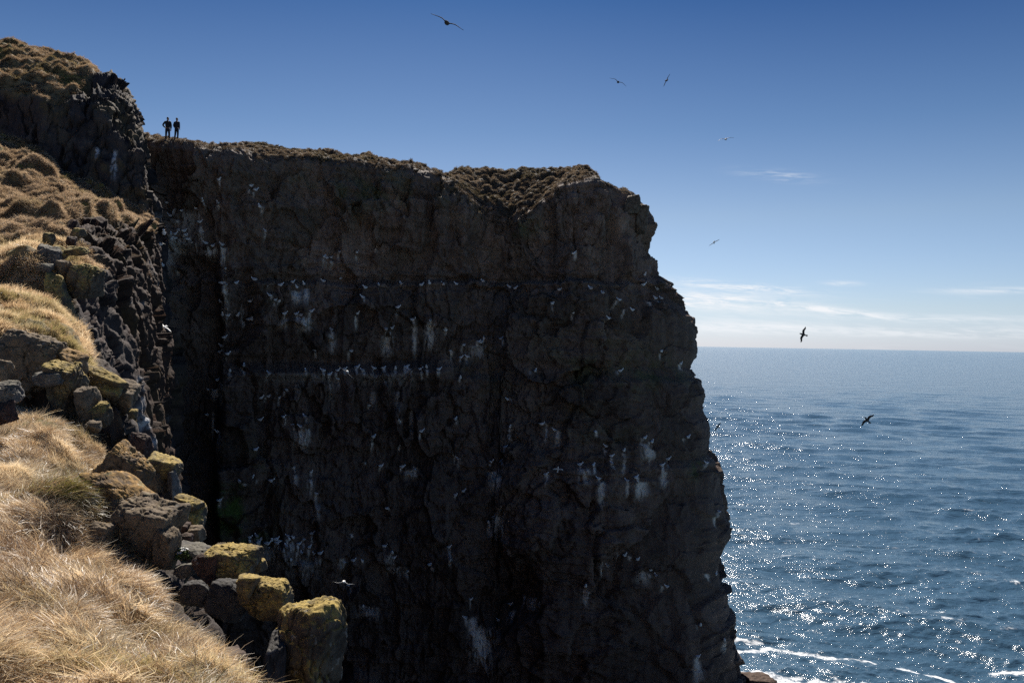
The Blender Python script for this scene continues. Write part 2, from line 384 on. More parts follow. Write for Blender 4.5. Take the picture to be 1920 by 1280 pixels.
# ------------------------------------------------------------------ perched birds and streaks, read from the photograph
PERCHED = [(411,338),(469,350),(479,356),(310,381),(339,396),(321,404),(367,392),(382,377),(410,381),(487,388),(374,417),(498,432),
(308,440),(317,439),(326,439),(335,432),(343,430),(354,448),(300,459),(308,496),(388,457),(400,461),(415,456),(420,459),(423,501),
(418,529),(422,532),(440,530),(478,525),(501,534),(524,532),(550,527),(556,536),(572,530),(605,527),(638,522),(683,537),(712,532),(754,532),(790,533),
(608,480),(613,484),(623,484),(636,470),(670,472),(706,459),(680,555),(507,553),(515,563),(522,562),(469,564),(416,565),
(420,589),(426,592),(446,593),(469,597),(474,597),(534,587),(557,590),(566,589),(581,582),(667,589),(745,577),(775,597),
(624,618),(724,616),(733,616),(593,658),(656,656),(422,630),(418,646),(414,660),(425,662),(459,686),(432,693),(503,698),(605,692),(631,693),(669,686),(681,692),(759,687),(769,691),
(410,713),(390,731),(402,733),(535,731),(491,746),(505,744),(524,744),(694,756),
(1028,322),(804,530),(830,532),(855,533),(904,526),(958,536),(967,541),(1051,543),(1108,540),(1129,549),(1163,561),(1184,578),(1207,516),(1205,533),(1231,539),(1239,557),(1228,560),(1037,570),(1073,586),(1139,595),(807,600),(837,618),
(910,633),(900,642),(941,634),(846,656),(1241,658),(1274,681),(1162,694),(1001,694),(861,708),(954,746),(1077,474),
(856,786),(954,799),(1016,792),(1040,805),(1117,808),(1288,818),(1136,837),(1208,820),(1221,825),(1169,845),(1145,854),(945,835),(853,857),(862,857),(920,865),(940,862),(1023,886),(1088,868),(1113,872),(1121,894),(1147,868),(1191,892),(1178,900),(1240,870),(1251,857),(871,920),(852,927),
(938,948),(926,968),(918,979),(842,1024),(808,1056),(1170,1040),(1193,1046),(1218,1068),(1229,1077),(1137,1059),(1249,1097),(1099,1096),(882,1123),(999,1131),(954,1132),(936,1160),(872,1154),(901,1203),(1323,865),(1346,959),(1340,1073),(1356,1199),(1311,1168),(1306,1227),
(391,776),(411,807),(533,782),(572,778),(550,797),(566,797),(579,805),(489,788),(478,840),(551,874),(581,882),(474,894),(451,900),(509,898),(592,924),(728,951),(698,819),(749,786),(788,809),(749,835),(686,866),(715,874),(753,876),(780,878),(412,937),
(466,1006),(479,1005),(492,1009),(501,1017),(512,1013),(522,1016),(528,1015),(538,1002),(550,1007),(558,1016),(585,1000),(563,1033),(545,1046),(591,1036),(599,1037),(661,1004),(721,1022),(733,1032),(646,1052),(663,1050),(680,1048),(739,1046),(763,1071),(682,1134),(656,1097),
(668,685),(636,708),(763,684),(800,689),(790,693),(868,645),(864,668),(876,668),(897,640),(836,614),(700,690),(720,687),(741,690),(647,689),(618,700),(574,694),(820,692),(471,1012),(484,1016),(518,1008),(544,1011),(570,1012),(536,1022),(507,1027),(556,1025),(579,1022),(318,446),(331,444),(347,438),(362,452)]
# (x, y of the top, width, height, strength) of white droppings that run down the rock
STREAKS = [(374,425,14,26,.6),(320,450,34,22,.5),(392,466,26,18,.75),(419,466,14,24,.8),(422,545,14,45,.9),(417,572,6,16,.8),(470,575,8,26,.9),(556,545,22,22,.55),(574,540,12,26,.55),(534,597,14,18,.6),(571,596,28,24,.75),(624,628,12,34,.8),(728,630,20,36,.55),(778,612,10,48,.55),(807,610,20,42,.55),(668,596,7,18,.6),(420,640,10,46,.75),(412,720,14,40,.5),(398,738,20,16,.6),(392,790,5,36,.8),(407,825,12,38,.8),(566,808,28,34,.55),(772,770,7,44,.6),(745,735,12,35,.3),(700,735,14,30,.25),(620,720,14,40,.22),(556,722,10,30,.25),(698,830,7,16,.6),(551,890,12,18,.5),(582,900,12,24,.5),(592,945,16,26,.35),(770,885,26,16,.35),(954,812,6,24,.6),(1016,805,7,22,.6),(1042,812,12,26,.7),(925,885,18,36,.65),(940,880,12,34,.55),(1026,890,8,16,.7),(1094,880,20,26,.6),(1125,905,14,36,.6),(1200,905,26,28,.7),(1178,910,7,20,.6),(1212,835,24,30,.5),(1245,885,12,26,.5),(1170,862,5,24,.5),(938,962,14,44,.75),(920,985,16,24,.45),(900,1180,40,60,.75),(885,1160,16,40,.7),(1137,1066,7,24,.6),(1218,1078,20,20,.45),(1098,1105,14,26,.65),(980,1138,26,22,.45),(842,1034,8,18,.6),(1304,1235,14,40,.6),(1356,1206,5,16,.8),(1348,970,7,18,.6),(935,1165,8,18,.5),(905,1210,14,30,.6),(640,1045,18,18,.3),(560,1045,60,40,.22),(510,1025,70,30,.25),(900,650,44,22,.3),(725,700,120,22,.13),(560,700,110,20,.12),(340,395,60,40,.15),(740,1065,40,18,.3),(690,1140,40,20,.35),(730,1040,20,20,.3),(300,440,14,60,.35)]

# ------------------------------------------------------------------ the far cliff
RIM = np.array([  # px, depth, silhouette py of the rim (edge of the drop)
 (60, 62, 252), (200, 58.5, 256), (280, 57, 253), (330, 57, 256), (420, 57.6, 276), (520, 59.5, 285), (600, 60.5, 290), (700, 61.6, 299), (780, 62.3, 311), (830, 62.6, 330), (880, 62.9, 356), (920, 63.3, 384), (950, 63.4, 394), (985, 63.0, 384), (1020, 62.3, 354), (1050, 61.8, 336), (1080, 61.6, 328), (1120, 61.8, 330), (1150, 62.3, 334), (1178, 63.2, 350)])
rimP = P(RIM[:, 0], RIM[:, 2], RIM[:, 1])
corner = [(11.15, 65.0), (11.35, 67.0), (10.9, 70.0), (9.5, 78.0), (6.0, 95.0), (0.0, 120.0), (-8.0, 150.0)]
rz = rimP[-1, 2]
ext = np.array([(x, y, z) for (x, y), z in zip(corner, (12.3, 12.0, 12.0, 12.3, 12.5, 12.5, 12.5))])
ctrl = np.concatenate([rimP, ext])
seg = np.r_[0, np.cumsum(np.linalg.norm(np.diff(ctrl[:, :2], axis=0), axis=1))]
# columns: fine where the camera looks, coarse on the hidden flank
L_face = seg[len(rimP) + 2]
su = np.r_[np.linspace(0, seg[2], 60)[:-1], np.linspace(seg[2], L_face, 760)[:-1], np.linspace(L_face, seg[-1], 90)]
rim = pchip(seg, ctrl, su)
rim[:, 2] += 0.30 * fbm(np.stack([su / 1.6, su * 0, su * 0], -1), 58, 3) * (su < L_face - 3) * (1 - np.exp(-((proj(rim)[0] - 321) / 40) ** 2))
tan = np.gradient(rim[:, :2], axis=0)
kern = np.exp(-np.linspace(-2, 2, 41) ** 2); kern /= kern.sum()
tan = np.stack([np.convolve(np.pad(tan[:, i], 20, mode='edge'), kern, 'valid') for i in (0, 1)], 1)
nrm = np.stack([tan[:, 1], -tan[:, 0]], 1); nrm /= np.linalg.norm(nrm, axis=1, keepdims=True)
# how far the wall stands out at each height, from the outline of the headland
SIL = np.array([(365, -.35), (392, 0.05), (413, 0.05), (445, -.35), (470, -.15), (512, .15), (522, .8), (537, 1.2), (552, 2.1), (574, 2.9), (594, 3.5), (650, 3.75), (672, 3.6), (687, 3.15), (705, 3.8), (716, 4.4), (745, 4.55), (772, 4.35), (800, 4.75), (835, 4.8), (856, 4.65), (868, 5.4), (900, 5.8), (930, 5.85), (985, 6.45), (1020, 6.5), (1080, 6.1), (1120, 6.3), (1170, 6.85), (1230, 7.0), (1280, 7.7), (1330, 8.1), (1420, 8.4)])
zs_sil = P(1250, SIL[:, 0], 62.5)[:, 2][::-1]; off_sil = SIL[:, 1][::-1]
NV = 600
vv = np.linspace(0, 1, NV)
zbot = SEA_Z - 1.5
Zg = zbot + (rim[None, :, 2] - zbot) * vv[:, None]
off = np.interp(Zg, zs_sil, off_sil)
ks = np.interp(su, [0, seg[3], seg[10], seg[len(rimP) - 2], seg[len(rimP)], seg[len(rimP) + 2], seg[-1]], [0.25, 0.4, 0.55, 0.75, 1.0, 1.0, 1.0])
# the rim rounds over in the last metre
rnd = np.clip((Zg - (rim[None, :, 2] - 1.6)) / 1.6, 0, 1)
off_t = off * ks[None, :] - 0.9 * rnd ** 3
fx, fy = rim[None, :, 0] + nrm[None, :, 0] * off_t, rim[None, :, 1] + nrm[None, :, 1] * off_t
F = np.stack([fx, fy, Zg], -1)
NF = np.stack([np.broadcast_to(nrm[None, :, 0], Zg.shape), np.broadcast_to(nrm[None, :, 1], Zg.shape), np.zeros_like(Zg)], -1)
px0, py0 = proj(F)
S3 = np.stack([np.broadcast_to(su[None, :], Zg.shape), off * 0.3, Zg], -1)
# fractured relief, four sizes of block; taller columns in the lower storey
d1, c1, id1 = facets(S3, (7.0, 5, 9.0), 3, 0.9)
d2, c2, id2 = facets(S3 + 40, (2.6, 3, 4.2), 11, 0.9)
d3, c3, id3 = facets(S3 + 90, (0.95, 2, 1.5), 23, 0.9)
d4, c4, id4 = facets(S3 + 150, (0.42, 1, 0.5), 31, 0.8)
upper = sstep(Zg, -6.0, 4.0)
ridg = 0.6 - 2.2 * np.abs(fbm(S3 / np.array([0.9, 1, 6.0]), 37, 4)); bed = 0.5 - 2.0 * np.abs(fbm(S3 / np.array([9.0, 1, 0.8]), 38, 3))
disp = 1.6 * d1 + 0.85 * d2 + 0.32 * d3 + 0.15 * d4 + 0.6 * fbm(S3 / 5.0, 5, 4) + 0.10 * fbm(S3 / 0.5, 9, 3)
disp += 0.15 * ridg + 0.17 * bed
disp -= 0.16 * c2 * sstep(fbm(S3 / 3.5, 65, 3), -.3, .3) + 0.07 * c3
def gauss2(x0, y0, sx, sy, a=0):
    return np.exp(-(((px0 - x0) * math.cos(a) + (py0 - y0) * math.sin(a)) / sx) ** 2 - ((-(px0 - x0) * math.sin(a) + (py0 - y0) * math.cos(a)) / sy) ** 2)
# long bedding ledges
led1 = np.exp(-((py0 - (533 + 4 * vnoise(S3 / 4, 70))) / 5.0) ** 2)
disp -= 0.75 * np.exp(-((py0 - 522) / 8.0) ** 2) * sstep(px0, 420, 520) * (1 - sstep(px0, 1190, 1240))
disp += 0.55 * led1 * sstep(px0, 420, 520)
disp += 0.9 * np.exp(-((py0 - 700 - 3 * vnoise(S3 / 3, 71)) / 10.0) ** 2) * sstep(px0, 400, 450) * (1 - sstep(px0, 820, 880))
disp -= 0.5 * np.exp(-((py0 - 676) / 12.0) ** 2) * sstep(px0, 420, 470) * (1 - sstep(px0, 800, 860))
# columns below the second ledge
colm = sstep(py0, 705, 725) * (1 - sstep(py0, 800, 880)) * sstep(px0, 430, 470) * (1 - sstep(px0, 800, 850))
disp += colm * 0.35 * np.abs(np.sin(su[None, :] * 3.0 + 1.5 * vnoise(S3 / 2.0, 44)))
# the dark gully at the left and its edge, buttresses and clefts of the headland
gn = fbm(S3 / np.array([2.5, 1, 4.0]), 68, 4) * 26 + fbm(S3 / np.array([.8, 1, .8]), 69, 3) * 9
gul = sstep(px0 + gn, 285, 330) * (1 - sstep(px0 + .45 * gn, 398, 420)) * sstep(py0 + 2.0 * gn, 430, 545)
disp = disp * (1 - 0.25 * gul) - 2.6 * gul
disp += 0.9 * gauss2(1095, 430, 60, 120, 0.25) + 0.7 * gauss2(1178, 430, 26, 90) - 0.9 * gauss2(1140, 450, 9, 110, 0.05) - 1.0 * gauss2(1032, 440, 8, 110) \
      - 0.8 * gauss2(930, 480, 26, 90, -.2) + 0.7 * gauss2(985, 450, 26, 70) + 0.8 * gauss2(775, 390, 34, 60) - 0.7 * gauss2(842, 420, 10, 80)
disp -= 2.2 * gauss2(930, 1140, 60, 45, 0.5) + 1.6 * gauss2(960, 1085, 60, 30, 0.9)
disp += 1.1 * gauss2(1010, 560, 300, 20) * 0.4 + 0.8 * gauss2(800, 690, 60, 16)
disp += 0.7 * gauss2(1202, 411, 16, 27)
edgefade = np.interp(su, [0, 4, seg[len(rimP) - 3], seg[len(rimP) - 1], seg[len(rimP) + 2], seg[len(rimP) + 5]], [0.3, 1, 1, .5, .5, .9])[None, :]
botfade = 1.0
topfade = 0.35 + 0.65 * (1 - rnd)
F = F + NF * (disp * edgefade * topfade)[..., None]
F[..., 2] += 0.22 * (d3 * 0.5 + d2 * 0.4) * (1 - rnd)
# streaks below nests: wear that belongs to the rock, laid down where it is in the photograph
gua = np.zeros_like(Zg)
hf = vnoise(np.stack([px0 / 2.2, py0 / 30.0, np.zeros_like(px0)], -1), 91) * 0.5 + 0.5
hf2 = vnoise(np.stack([px0 / 4.5, py0 / 14.0, np.zeros_like(px0)], -1), 92) * 0.5 + 0.5
sr = np.random.default_rng(3)
allst = list(STREAKS) + [(x + sr.normal(0, .6), y + 3, sr.uniform(3.5, 7), sr.uniform(5, 17), sr.uniform(.3, .8)) for x, y in PERCHED if not (515 < y < 550 and x > 430) and y > 330]
def streak_mask(px, py, hf, hf2, lst):
    g = np.zeros_like(px)
    for x, y, w, h, s in lst:
        msk = (np.abs(px - x) < w) & (py > y - 5) & (py < y + h * 1.6)
        if not msk.any(): continue
        dx = (px[msk] - x) / (w * .55); dy = (py[msk] - y) / h
        e = np.exp(-dx ** 2 * (1 + 0.4 * dx * dx)) * sstep(dy, -0.12, 0.05) * (1 - sstep(dy, 0.45, 1.45))
        v = min(1.0, s * 1.8) * e * sstep(hf[msk] * .65 + hf2[msk] * .35 + 0.25 * e, 0.38, 0.55)
        g[msk] = np.maximum(g[msk], v)
    return g
gua = streak_mask(px0, py0, hf, hf2, allst)
moss = np.clip(0.35 * gauss2(1120, 690, 130, 70) + 3.2 * gauss2(445, 950, 46, 68) + .3 * gauss2(900, 700, 90, 40) + .4 * gauss2(1240, 700, 50, 30) + .6 * gauss2(960, 430, 60, 40) + .2 * gauss2(1130, 820, 120, 40) + .5 * gauss2(680, 360, 200, 40) + 1.0 * gauss2(1310, 880, 14, 20), 0, 1) * sstep(fbm(S3 / 1.8, 61, 4), -0.35, 0.35)
inbowl = sstep(px0, 815, 860) * (1 - sstep(px0, 1040, 1075))
heath = rnd ** (5 - 4.0 * inbowl) * sstep(fbm(S3 / 0.8, 62, 3), -0.3, 0.2)
cellv = (_f(id2 * np.uint32(97)) ** 3 * 0.8 + _f(id3 * np.uint32(31)) ** 4 * 0.6) * (0.35 + 0.65 * upper)
crack = np.clip((c2 * 0.9 + c3 * 0.6) * sstep(fbm(S3 / 3.5, 65, 3), -.25, .35) * (.4 + .6 * upper) + .5 * sstep(ridg, .48, .6), 0, 1)
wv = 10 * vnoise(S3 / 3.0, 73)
upper_tone = 0.30 * sstep(py0 + wv, 720, 690) + 0.70 * sstep(py0 + wv, 560, 525)  # rock tone steps paler above each of the two ledges
celld = _f(id1 * np.uint32(57)) * .5 + _f(id2 * np.uint32(71)) ** 2 * .6
# plateau rows: from the rim inland
inl = np.array([(0, 0), (0.6, .12), (1.4, .2), (2.4, .24), (4, .24), (6, .20), (8.5, .1), (12, 0), (20, -.3), (34, -1.2), (55, -2.5)])
dist = np.unique(np.r_[np.linspace(0, 9, 70), np.linspace(9, 55, 30)])[1:]
hump = np.interp(dist, inl[:, 0], inl[:, 1])
# the saddle: behind the notch of the bowl the ground climbs back to the skyline
pl_py = np.interp(np.interp(su, seg, np.r_[RIM[:, 0], [1190, 1200, 1210, 1220, 1220, 1220, 1220]]), [60, 280, 420, 600, 700, 780, 850, 900, 960, 1000, 1040, 1080, 1120, 1150, 1178, 1200, 1220], [250, 258, 268, 280, 289, 300, 320, 322, 320, 321, 319, 314, 316, 326, 345, 368, 380])
inward = -nrm
spine = np.array([(-40, 110), (-14, 120)])
PL = np.zeros((len(dist), len(su), 3))
rim_top = F[-1].copy()
for j, dd in enumerate(dist):
    w = sstep(dd, 10, 55)
    x = rim_top[:, 0] + inward[:, 0] * dd * (1 - w) ; y = rim_top[:, 1] + inward[:, 1] * dd * (1 - w)
    tx = np.interp(su, [0, seg[-1]], [-38, -16]); ty = np.full_like(su, 118.0)
    x = x * (1 - w) + tx * w; y = y * (1 - w) + ty * w
    # height that meets the skyline seen from the path, reached nine metres in
    z_sky = np.array(P(960, pl_py, 1.0))[:, 2] * 1.0
    Yk = rim_top[:, 1] + 8.0
    zsk = P(np.clip(np.interp(su, seg, np.r_[RIM[:, 0], [1190, 1200, 1210, 1220, 1220, 1220, 1220]]), 0, 1920), pl_py, np.minimum(Yk, 72))[:, 2]
    bowl = np.clip((zsk - rim_top[:, 2] - 1.5) / 1.5, 0, 1)
    zz_flat = rim_top[:, 2] + hump[j]
    tgt = rim_top[:, 2] + (zsk - rim_top[:, 2]) * sstep(dd, -1.5, 8.5)
    z = zz_flat * (1 - bowl) + tgt * bowl
    zin = np.interp(dd, [9, 55], [0, 1])
    z = z * (1 - zin) + 11.5 * zin
    PL[j] = np.stack([x, y, z], -1)
tp = PL * np.array([1, 1, 0.3])
F1a, F2a, _, _ = worley(tp / 0.75, 15)
F1b, F2b, _, _ = worley(tp / 0.33, 16)
plw = np.minimum(1, (dist / 0.8))[:, None] * (1 - .95 * np.exp(-((proj(F[-1])[0] - 321) / 30) ** 2)[None, :] * (dist < 4)[:, None])
PL[..., 2] += plw * (0.46 * (1 - F1a ** 2 * 1.8).clip(-.3, 1) + 0.20 * (1 - F1b ** 2 * 1.8).clip(-.3, 1) + 0.15 * fbm(tp / 2.5, 18, 3) - 0.22)
CL = np.concatenate([F, PL], 0)
nPL = PL.shape[:2]
z0 = np.zeros(nPL)
cl_attr = {'guano': np.concatenate([gua, z0]), 'moss': np.concatenate([moss, z0]), 'heath': np.concatenate([heath, z0 + 1]),
           'cellv': np.concatenate([cellv, z0]), 'crack': np.concatenate([crack, z0]), 'celld': np.concatenate([celld, z0]), 'upper_tone': np.concatenate([upper_tone, z0 + 1])}
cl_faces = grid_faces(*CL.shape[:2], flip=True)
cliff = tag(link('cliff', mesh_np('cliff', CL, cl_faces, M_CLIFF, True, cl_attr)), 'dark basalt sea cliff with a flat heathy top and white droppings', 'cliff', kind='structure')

# ------------------------------------------------------------------ the near headland (left): one lofted terrain
# every section: depth, five land points (px, py) from left to the edge, three points of the drop below the edge
SEC = [  # negative depths: unseen slope behind the camera, added and shaped to bounce light
 (-60.0, 'm', [(-90, 3), (-50, 2), (-5, 1), (26, 0), (44, -1.5)], [(52, -7), (62, -15), (72, -23.5)]),
 (-34.0, 'm', [(-60, 2), (-35, 1), (-5, 0), (10, -.6), (24, -2)], [(31, -7), (40, -15), (49, -23)]),
 (-13.0, 'm', [(-30, 1), (-15, 0), (-4, -1), (3, -1.5), (9, -2.2)], [(14, -6.5), (20, -13), (27, -21)]),
 (-3.0, 'm', [(-9, -.6), (-4, -1.2), (-1.6, -1.55), (.4, -1.65), (2.0, -1.8)], [(3.2, -3.2), (6, -8), (10, -16)]),
 (0.6, 'm', [(-5, -1.25), (-2, -1.55), (-1, -1.62), (0.0, -1.68), (0.5, -1.8)], [(0.8, -2.7), (1.1, -5), (1.6, -12)]),
 (3.4, 'p', [(-900, 1300), (0, 1370), (220, 1385), (390, 1400), (490, 1450)], [(535, 1580), (610, 2100), (640, 5000)]),
 (4.4, 'p', [(-900, 1140), (0, 1215), (190, 1245), (345, 1280), (455, 1340)], [(500, 1450), (590, 1900), (620, 4500)]),
 (5.4, 'p', [(-900, 1045), (0, 1100), (180, 1128), (310, 1165), (412, 1232)], [(460, 1330), (560, 1700), (590, 4000)]),
 (6.4, 'p', [(-900, 970), (0, 1030), (150, 1060), (250, 1120), (335, 1190)], [(385, 1270), (500, 1500), (540, 3500)]),
 (7.6, 'p', [(-900, 905), (0, 952), (108, 975), (178, 1045), (250, 1125)], [(305, 1170), (420, 1300), (470, 3000)]),
 (9.2, 'p', [(-900, 850), (0, 868), (95, 882), (145, 925), (195, 1000)], [(250, 1040), (340, 1130), (400, 2600)]),
 (10.8, 'p', [(-900, 805), (0, 800), (70, 802), (130, 828), (185, 880)], [(240, 880), (300, 1000), (360, 2200)]),
 (11.7, 'p', [(-900, 785), (0, 780), (60, 786), (130, 820), (195, 865)], [(240, 870), (290, 960), (350, 2200)]),
 (12.3, 'p', [(-900, 560), (0, 625), (60, 638), (115, 672), (180, 712)], [(232, 760), (262, 850), (330, 2000)]),
 (13.4, 'p', [(-900, 530), (0, 602), (60, 608), (115, 628), (166, 672)], [(225, 745), (255, 840), (330, 1900)]),
 (17.0, 'p', [(-900, 470), (0, 556), (40, 562), (90, 585), (140, 625)], [(200, 720), (245, 830), (320, 1700)]),
 (18.8, 'p', [(-900, 462), (0, 552), (50, 556), (100, 588), (140, 622)], [(200, 720), (245, 830), (320, 1600)]),
 (19.8, 'p', [(-900, 420), (0, 492), (48, 482), (80, 508), (128, 575)], [(190, 690), (245, 820), (320, 1500)]),
 (22.5, 'p', [(-900, 385), (0, 466), (45, 458), (90, 468), (150, 520)], [(200, 640), (262, 800), (322, 1400)]),
 (25.0, 'p', [(-900, 352), (0, 440), (60, 436), (115, 448), (190, 492)], [(230, 600), (275, 780), (325, 1350)]),
 (30.0, 'p', [(-900, 325), (0, 398), (70, 398), (150, 424), (238, 470)], [(262, 580), (285, 760), (330, 1300)]),
 (35.0, 'p', [(-900, 285), (0, 346), (65, 356), (145, 396), (268, 462)], [(284, 560), (296, 740), (335, 1250)]),
 (40.0, 'p', [(-900, 240), (0, 298), (60, 318), (145, 372), (282, 452)], [(290, 540), (300, 720), (340, 1200)]),
 (43.5, 'p', [(-900, 205), (0, 264), (60, 288), (140, 350), (286, 432)], [(293, 540), (303, 720), (345, 1200)]),
 (45.0, 'p', [(-900, 70), (0, 168), (80, 188), (170, 240), (272, 335)], [(292, 420), (305, 700), (350, 1180)]),
 (48.0, 'p', [(-900, 20), (0, 128), (95, 138), (180, 160), (244, 205)], [(280, 300), (300, 560), (350, 1150)]),
 (51.5, 'p', [(-900, -5), (0, 103), (70, 112), (150, 132), (220, 158)], [(262, 230), (290, 420), (345, 1120)]),
 (54.5, 'p', [(-900, -15), (0, 89), (60, 99), (130, 118), (200, 148)], [(246, 200), (280, 400), (335, 1100)]),
 (58.0, 'p', [(-900, -5), (0, 98), (60, 108), (130, 132), (196, 170)], [(230, 220), (260, 400), (320, 1050)]),
 (66.0, 'p', [(-900, 60), (0, 150), (60, 165), (120, 190), (170, 230)], [(200, 300), (220, 420), (260, 1000)]),
]
sec = []
for Y, kind, land, wall in SEC:
    pts = land + wall
    if kind == 'm': A = np.array([(x, Y, z) for x, z in pts])
    else: A = P([a for a, b in pts], [b for a, b in pts], Y)
    last = A[-1].copy()
    A[-1, 2] = max(A[-1, 2], SEA_Z + 3)
    base = A[-1].copy(); base[0] += 0.8; base[2] = SEA_Z - 1.5
    sec.append(np.vstack([A, base]))
sec = np.array(sec)                               # (n, 9, 3)
secY = sec[:, 0, 1]
# rows
rows = []
for a, b in zip(range(len(secY) - 1), range(1, len(secY))):
    dz = np.abs(sec[b, 1:4, 2] - sec[a, 1:4, 2]).max(); dy = secY[b] - secY[a]
    n = int(np.clip(math.hypot(dz, dy * 0.6) / (0.0026 * abs(secY[a]) + 0.004), 8, 70))
    rows += list(np.linspace(a, b, 24 if secY[a] < 0 else n, endpoint=False))
rows = np.array(rows + [len(secY) - 1.0])
loft = pchip(np.arange(len(secY)), sec.reshape(len(sec), -1), rows).reshape(len(rows), 9, 3)
tcols = np.r_[np.linspace(0, 1, 70, endpoint=False), np.linspace(1, 4, 260, endpoint=False), np.linspace(4, 6, 130, endpoint=False), np.linspace(6, 7, 60, endpoint=False), np.linspace(7, 8, 24)]
T = np.stack([pchip(np.arange(9.0), loft[r], tcols) for r in range(len(rows))])
N0 = gnormals(T)
if N0[len(rows) // 2, 40, 2] < 0: N0 = -N0; FLIP_T = True
else: FLIP_T = False
Yg = T[..., 1]; tg = np.broadcast_to(tcols[None, :], Yg.shape)
tx, ty = proj(T)
steep = 1 - sstep(N0[..., 2], 0.42, 0.66)
wallm = sstep(tg, 3.9, 4.5) * (1 - sstep(T[..., 1], 0.3, -2.0))  # drop behind the camera stays turf so it bounces more light
rock = np.maximum(steep, wallm)
Yg = np.abs(Yg)
nz = fbm(T / np.array([1.2, 1.2, 1.2]) * (6.0 / np.maximum(Yg, 6))[..., None], 101, 4)
rock = np.clip(rock + 0.35 * nz * ((rock > .05) & (rock < .95)), 0, 1)
# scree and rubble patch above the gully
scree = (T[..., 1] > 0) * sstep(tx + 26 * nz, 95, 180) * (1 - sstep(tx, 300, 340)) * sstep(ty + 16 * nz, 412, 446) * sstep(Yg, 23, 26) * (1 - sstep(Yg, 43, 44))
rock = np.maximum(rock, sstep(scree + 0.35 * nz, 0.35, 0.6) * (Yg > 22))
soil = sstep(fbm(T / 0.8, 103, 3) + 0.4 * (1 - wallm) - 0.2, -0.2, 0.3) * rock * (1 - sstep(Yg, 24, 26)) * (1 - wallm * 0.6)
soil = np.maximum(soil, 0.8 * scree * rock)
face = sstep(tx - (188 - (ty - 115) * 0.75) + 40 * nz, -6, 14) * (T[..., 1] > 44.2) * (Yg < 60)
rock = np.maximum(rock, face)
turf = 1 - rock
ln = np.clip(Yg / 9.0, 0.45, 3.0)                 # size of the hummocks grows with the distance of the bank
tq = T.copy()
dR1, cR1, iR1 = facets(tq, (2.6, 3.4, 5.5), 201, 0.9)
dR2, cR2, iR2 = facets(tq + 30, (1.0, 1.3, 2.3), 207, 0.9)
dR3, cR3, iR3 = facets(tq + 70, (0.4, 0.5, 0.95), 211, 0.9)
far = sstep(Yg, 14, 30)
rdisp = far * 0.8 * dR1 + (0.22 + 0.05 * far) * dR2 + (0.12 - .05 * far) * dR3 + .12 * far * fbm(T / 0.45, 217, 3) + .25 * far * fbm(T / np.array([.9, .9, 3.0]), 214, 3) - 0.08 * cR2 * (0.4 + far) + 0.05 * fbm(T / 0.25, 213, 3)
lower = sstep(tg, 6.5, 8)
rdisp = rdisp + lower * 1.0 * dR1
w1, _, _, _ = worley(tq * np.array([.85, 1, 1]) / 0.60 + .35 * vnoise(T * 1.1, 226)[..., None], 221); w2, _, _, _ = worley((tq + 13) * np.array([.7, 1, 1]) / 1.1 + .4 * vnoise(T * .7, 227)[..., None], 222)
b1 = (1 - 1.9 * w1 ** 2).clip(-.3, 1); b2 = (1 - 1.8 * w2 ** 2).clip(-.3, 1)
irr = np.clip(.75 + .8 * fbm(T / 1.9, 228, 3), .25, 1.12)
tus = (irr * (0.44 * b1 + 0.62 * b2) + 0.16 * fbm(T / .45, 229, 3) + 0.25 * fbm(T / 3.0, 225, 3)) * sstep(Yg, 22, 27) * (1 - .3 * sstep(Yg, 44.5, 46))
wn, _, _, _ = worley(tq / np.array([.8, .6, .7]) + 0.3 * vnoise(T * 2, 235)[..., None], 236)
nearh = (0.07 * fbm(T / 0.4, 231, 3) + 0.17 * fbm(T / 1.3, 233, 2) + 0.11 * (1 - 1.8 * wn ** 2).clip(-.3, 1) + .09 * fbm(T / np.array([.8, .35, .5]), 237, 3) - .04 - 0.20 * np.exp(-((tx - 255) / 75) ** 2 - ((ty - 1215) / 55) ** 2)) * (1 - sstep(Yg, 20, 26))
dsp = rock * rdisp + turf * (tus * (0.45 + 0.55 * sstep(3.9 - tg, 0, .6)) + nearh)
dsp *= np.interp(tcols, [0, 0.3], [0.6, 1])[None, :]
T2 = T + N0 * dsp[..., None]
red = scree * 0.9 + 0.5 * sstep(fbm(T / 2.5, 241, 3), 0.1, 0.5)
ochre = sstep(fbm(T / 1.6, 243, 3), 0.12, 0.5) * (0.5 + 0.5 * sstep(N0[..., 2], -0.1, 0.4)) * (1 - sstep(Yg, 30, 44) * .6)
hfT = vnoise(np.stack([tx / 2.2, ty / 30.0, np.zeros_like(tx)], -1), 95) * .5 + .5; hfT2 = vnoise(np.stack([tx / 4.5, ty / 14.0, np.zeros_like(tx)], -1), 96) * .5 + .5
TSTREAK = [(186, 285, 9, 20, .5), (216, 285, 9, 50, .8), (262, 705, 14, 26, .9), (268, 745, 10, 30, .8), (272, 780, 10, 26, .6), (300, 780, 18, 20, .5), (280, 490, 10, 26, .7), (286, 530, 10, 36, .6), (232, 560, 8, 16, .6), (250, 565, 6, 20, .6), (296, 400, 8, 40, .4), (276, 820, 6, 20, .5), (300, 745, 6, 30, .3)]
guaT = streak_mask(tx, ty, hfT, hfT2, TSTREAK) * (T[..., 1] > 22)
tr_attr = {'turf': turf, 'soil': soil, 'red': np.clip(red, 0, 1), 'ochre': ochre, 'cellv': _f(iR2 * np.uint32(97)) ** 3, 'crack': np.clip(cR2 * .8 + cR3 * .4 + cR1 * far * .5, 0, 1) * rock, 'guano': guaT}
hill = tag(link('headland', mesh_np('headland', T2, grid_faces(*Yg.shape, flip=not FLIP_T), M_SLOPE, True, tr_attr)), 'grassy headland and stepped cliff edge in the foreground', 'headland', kind='structure')

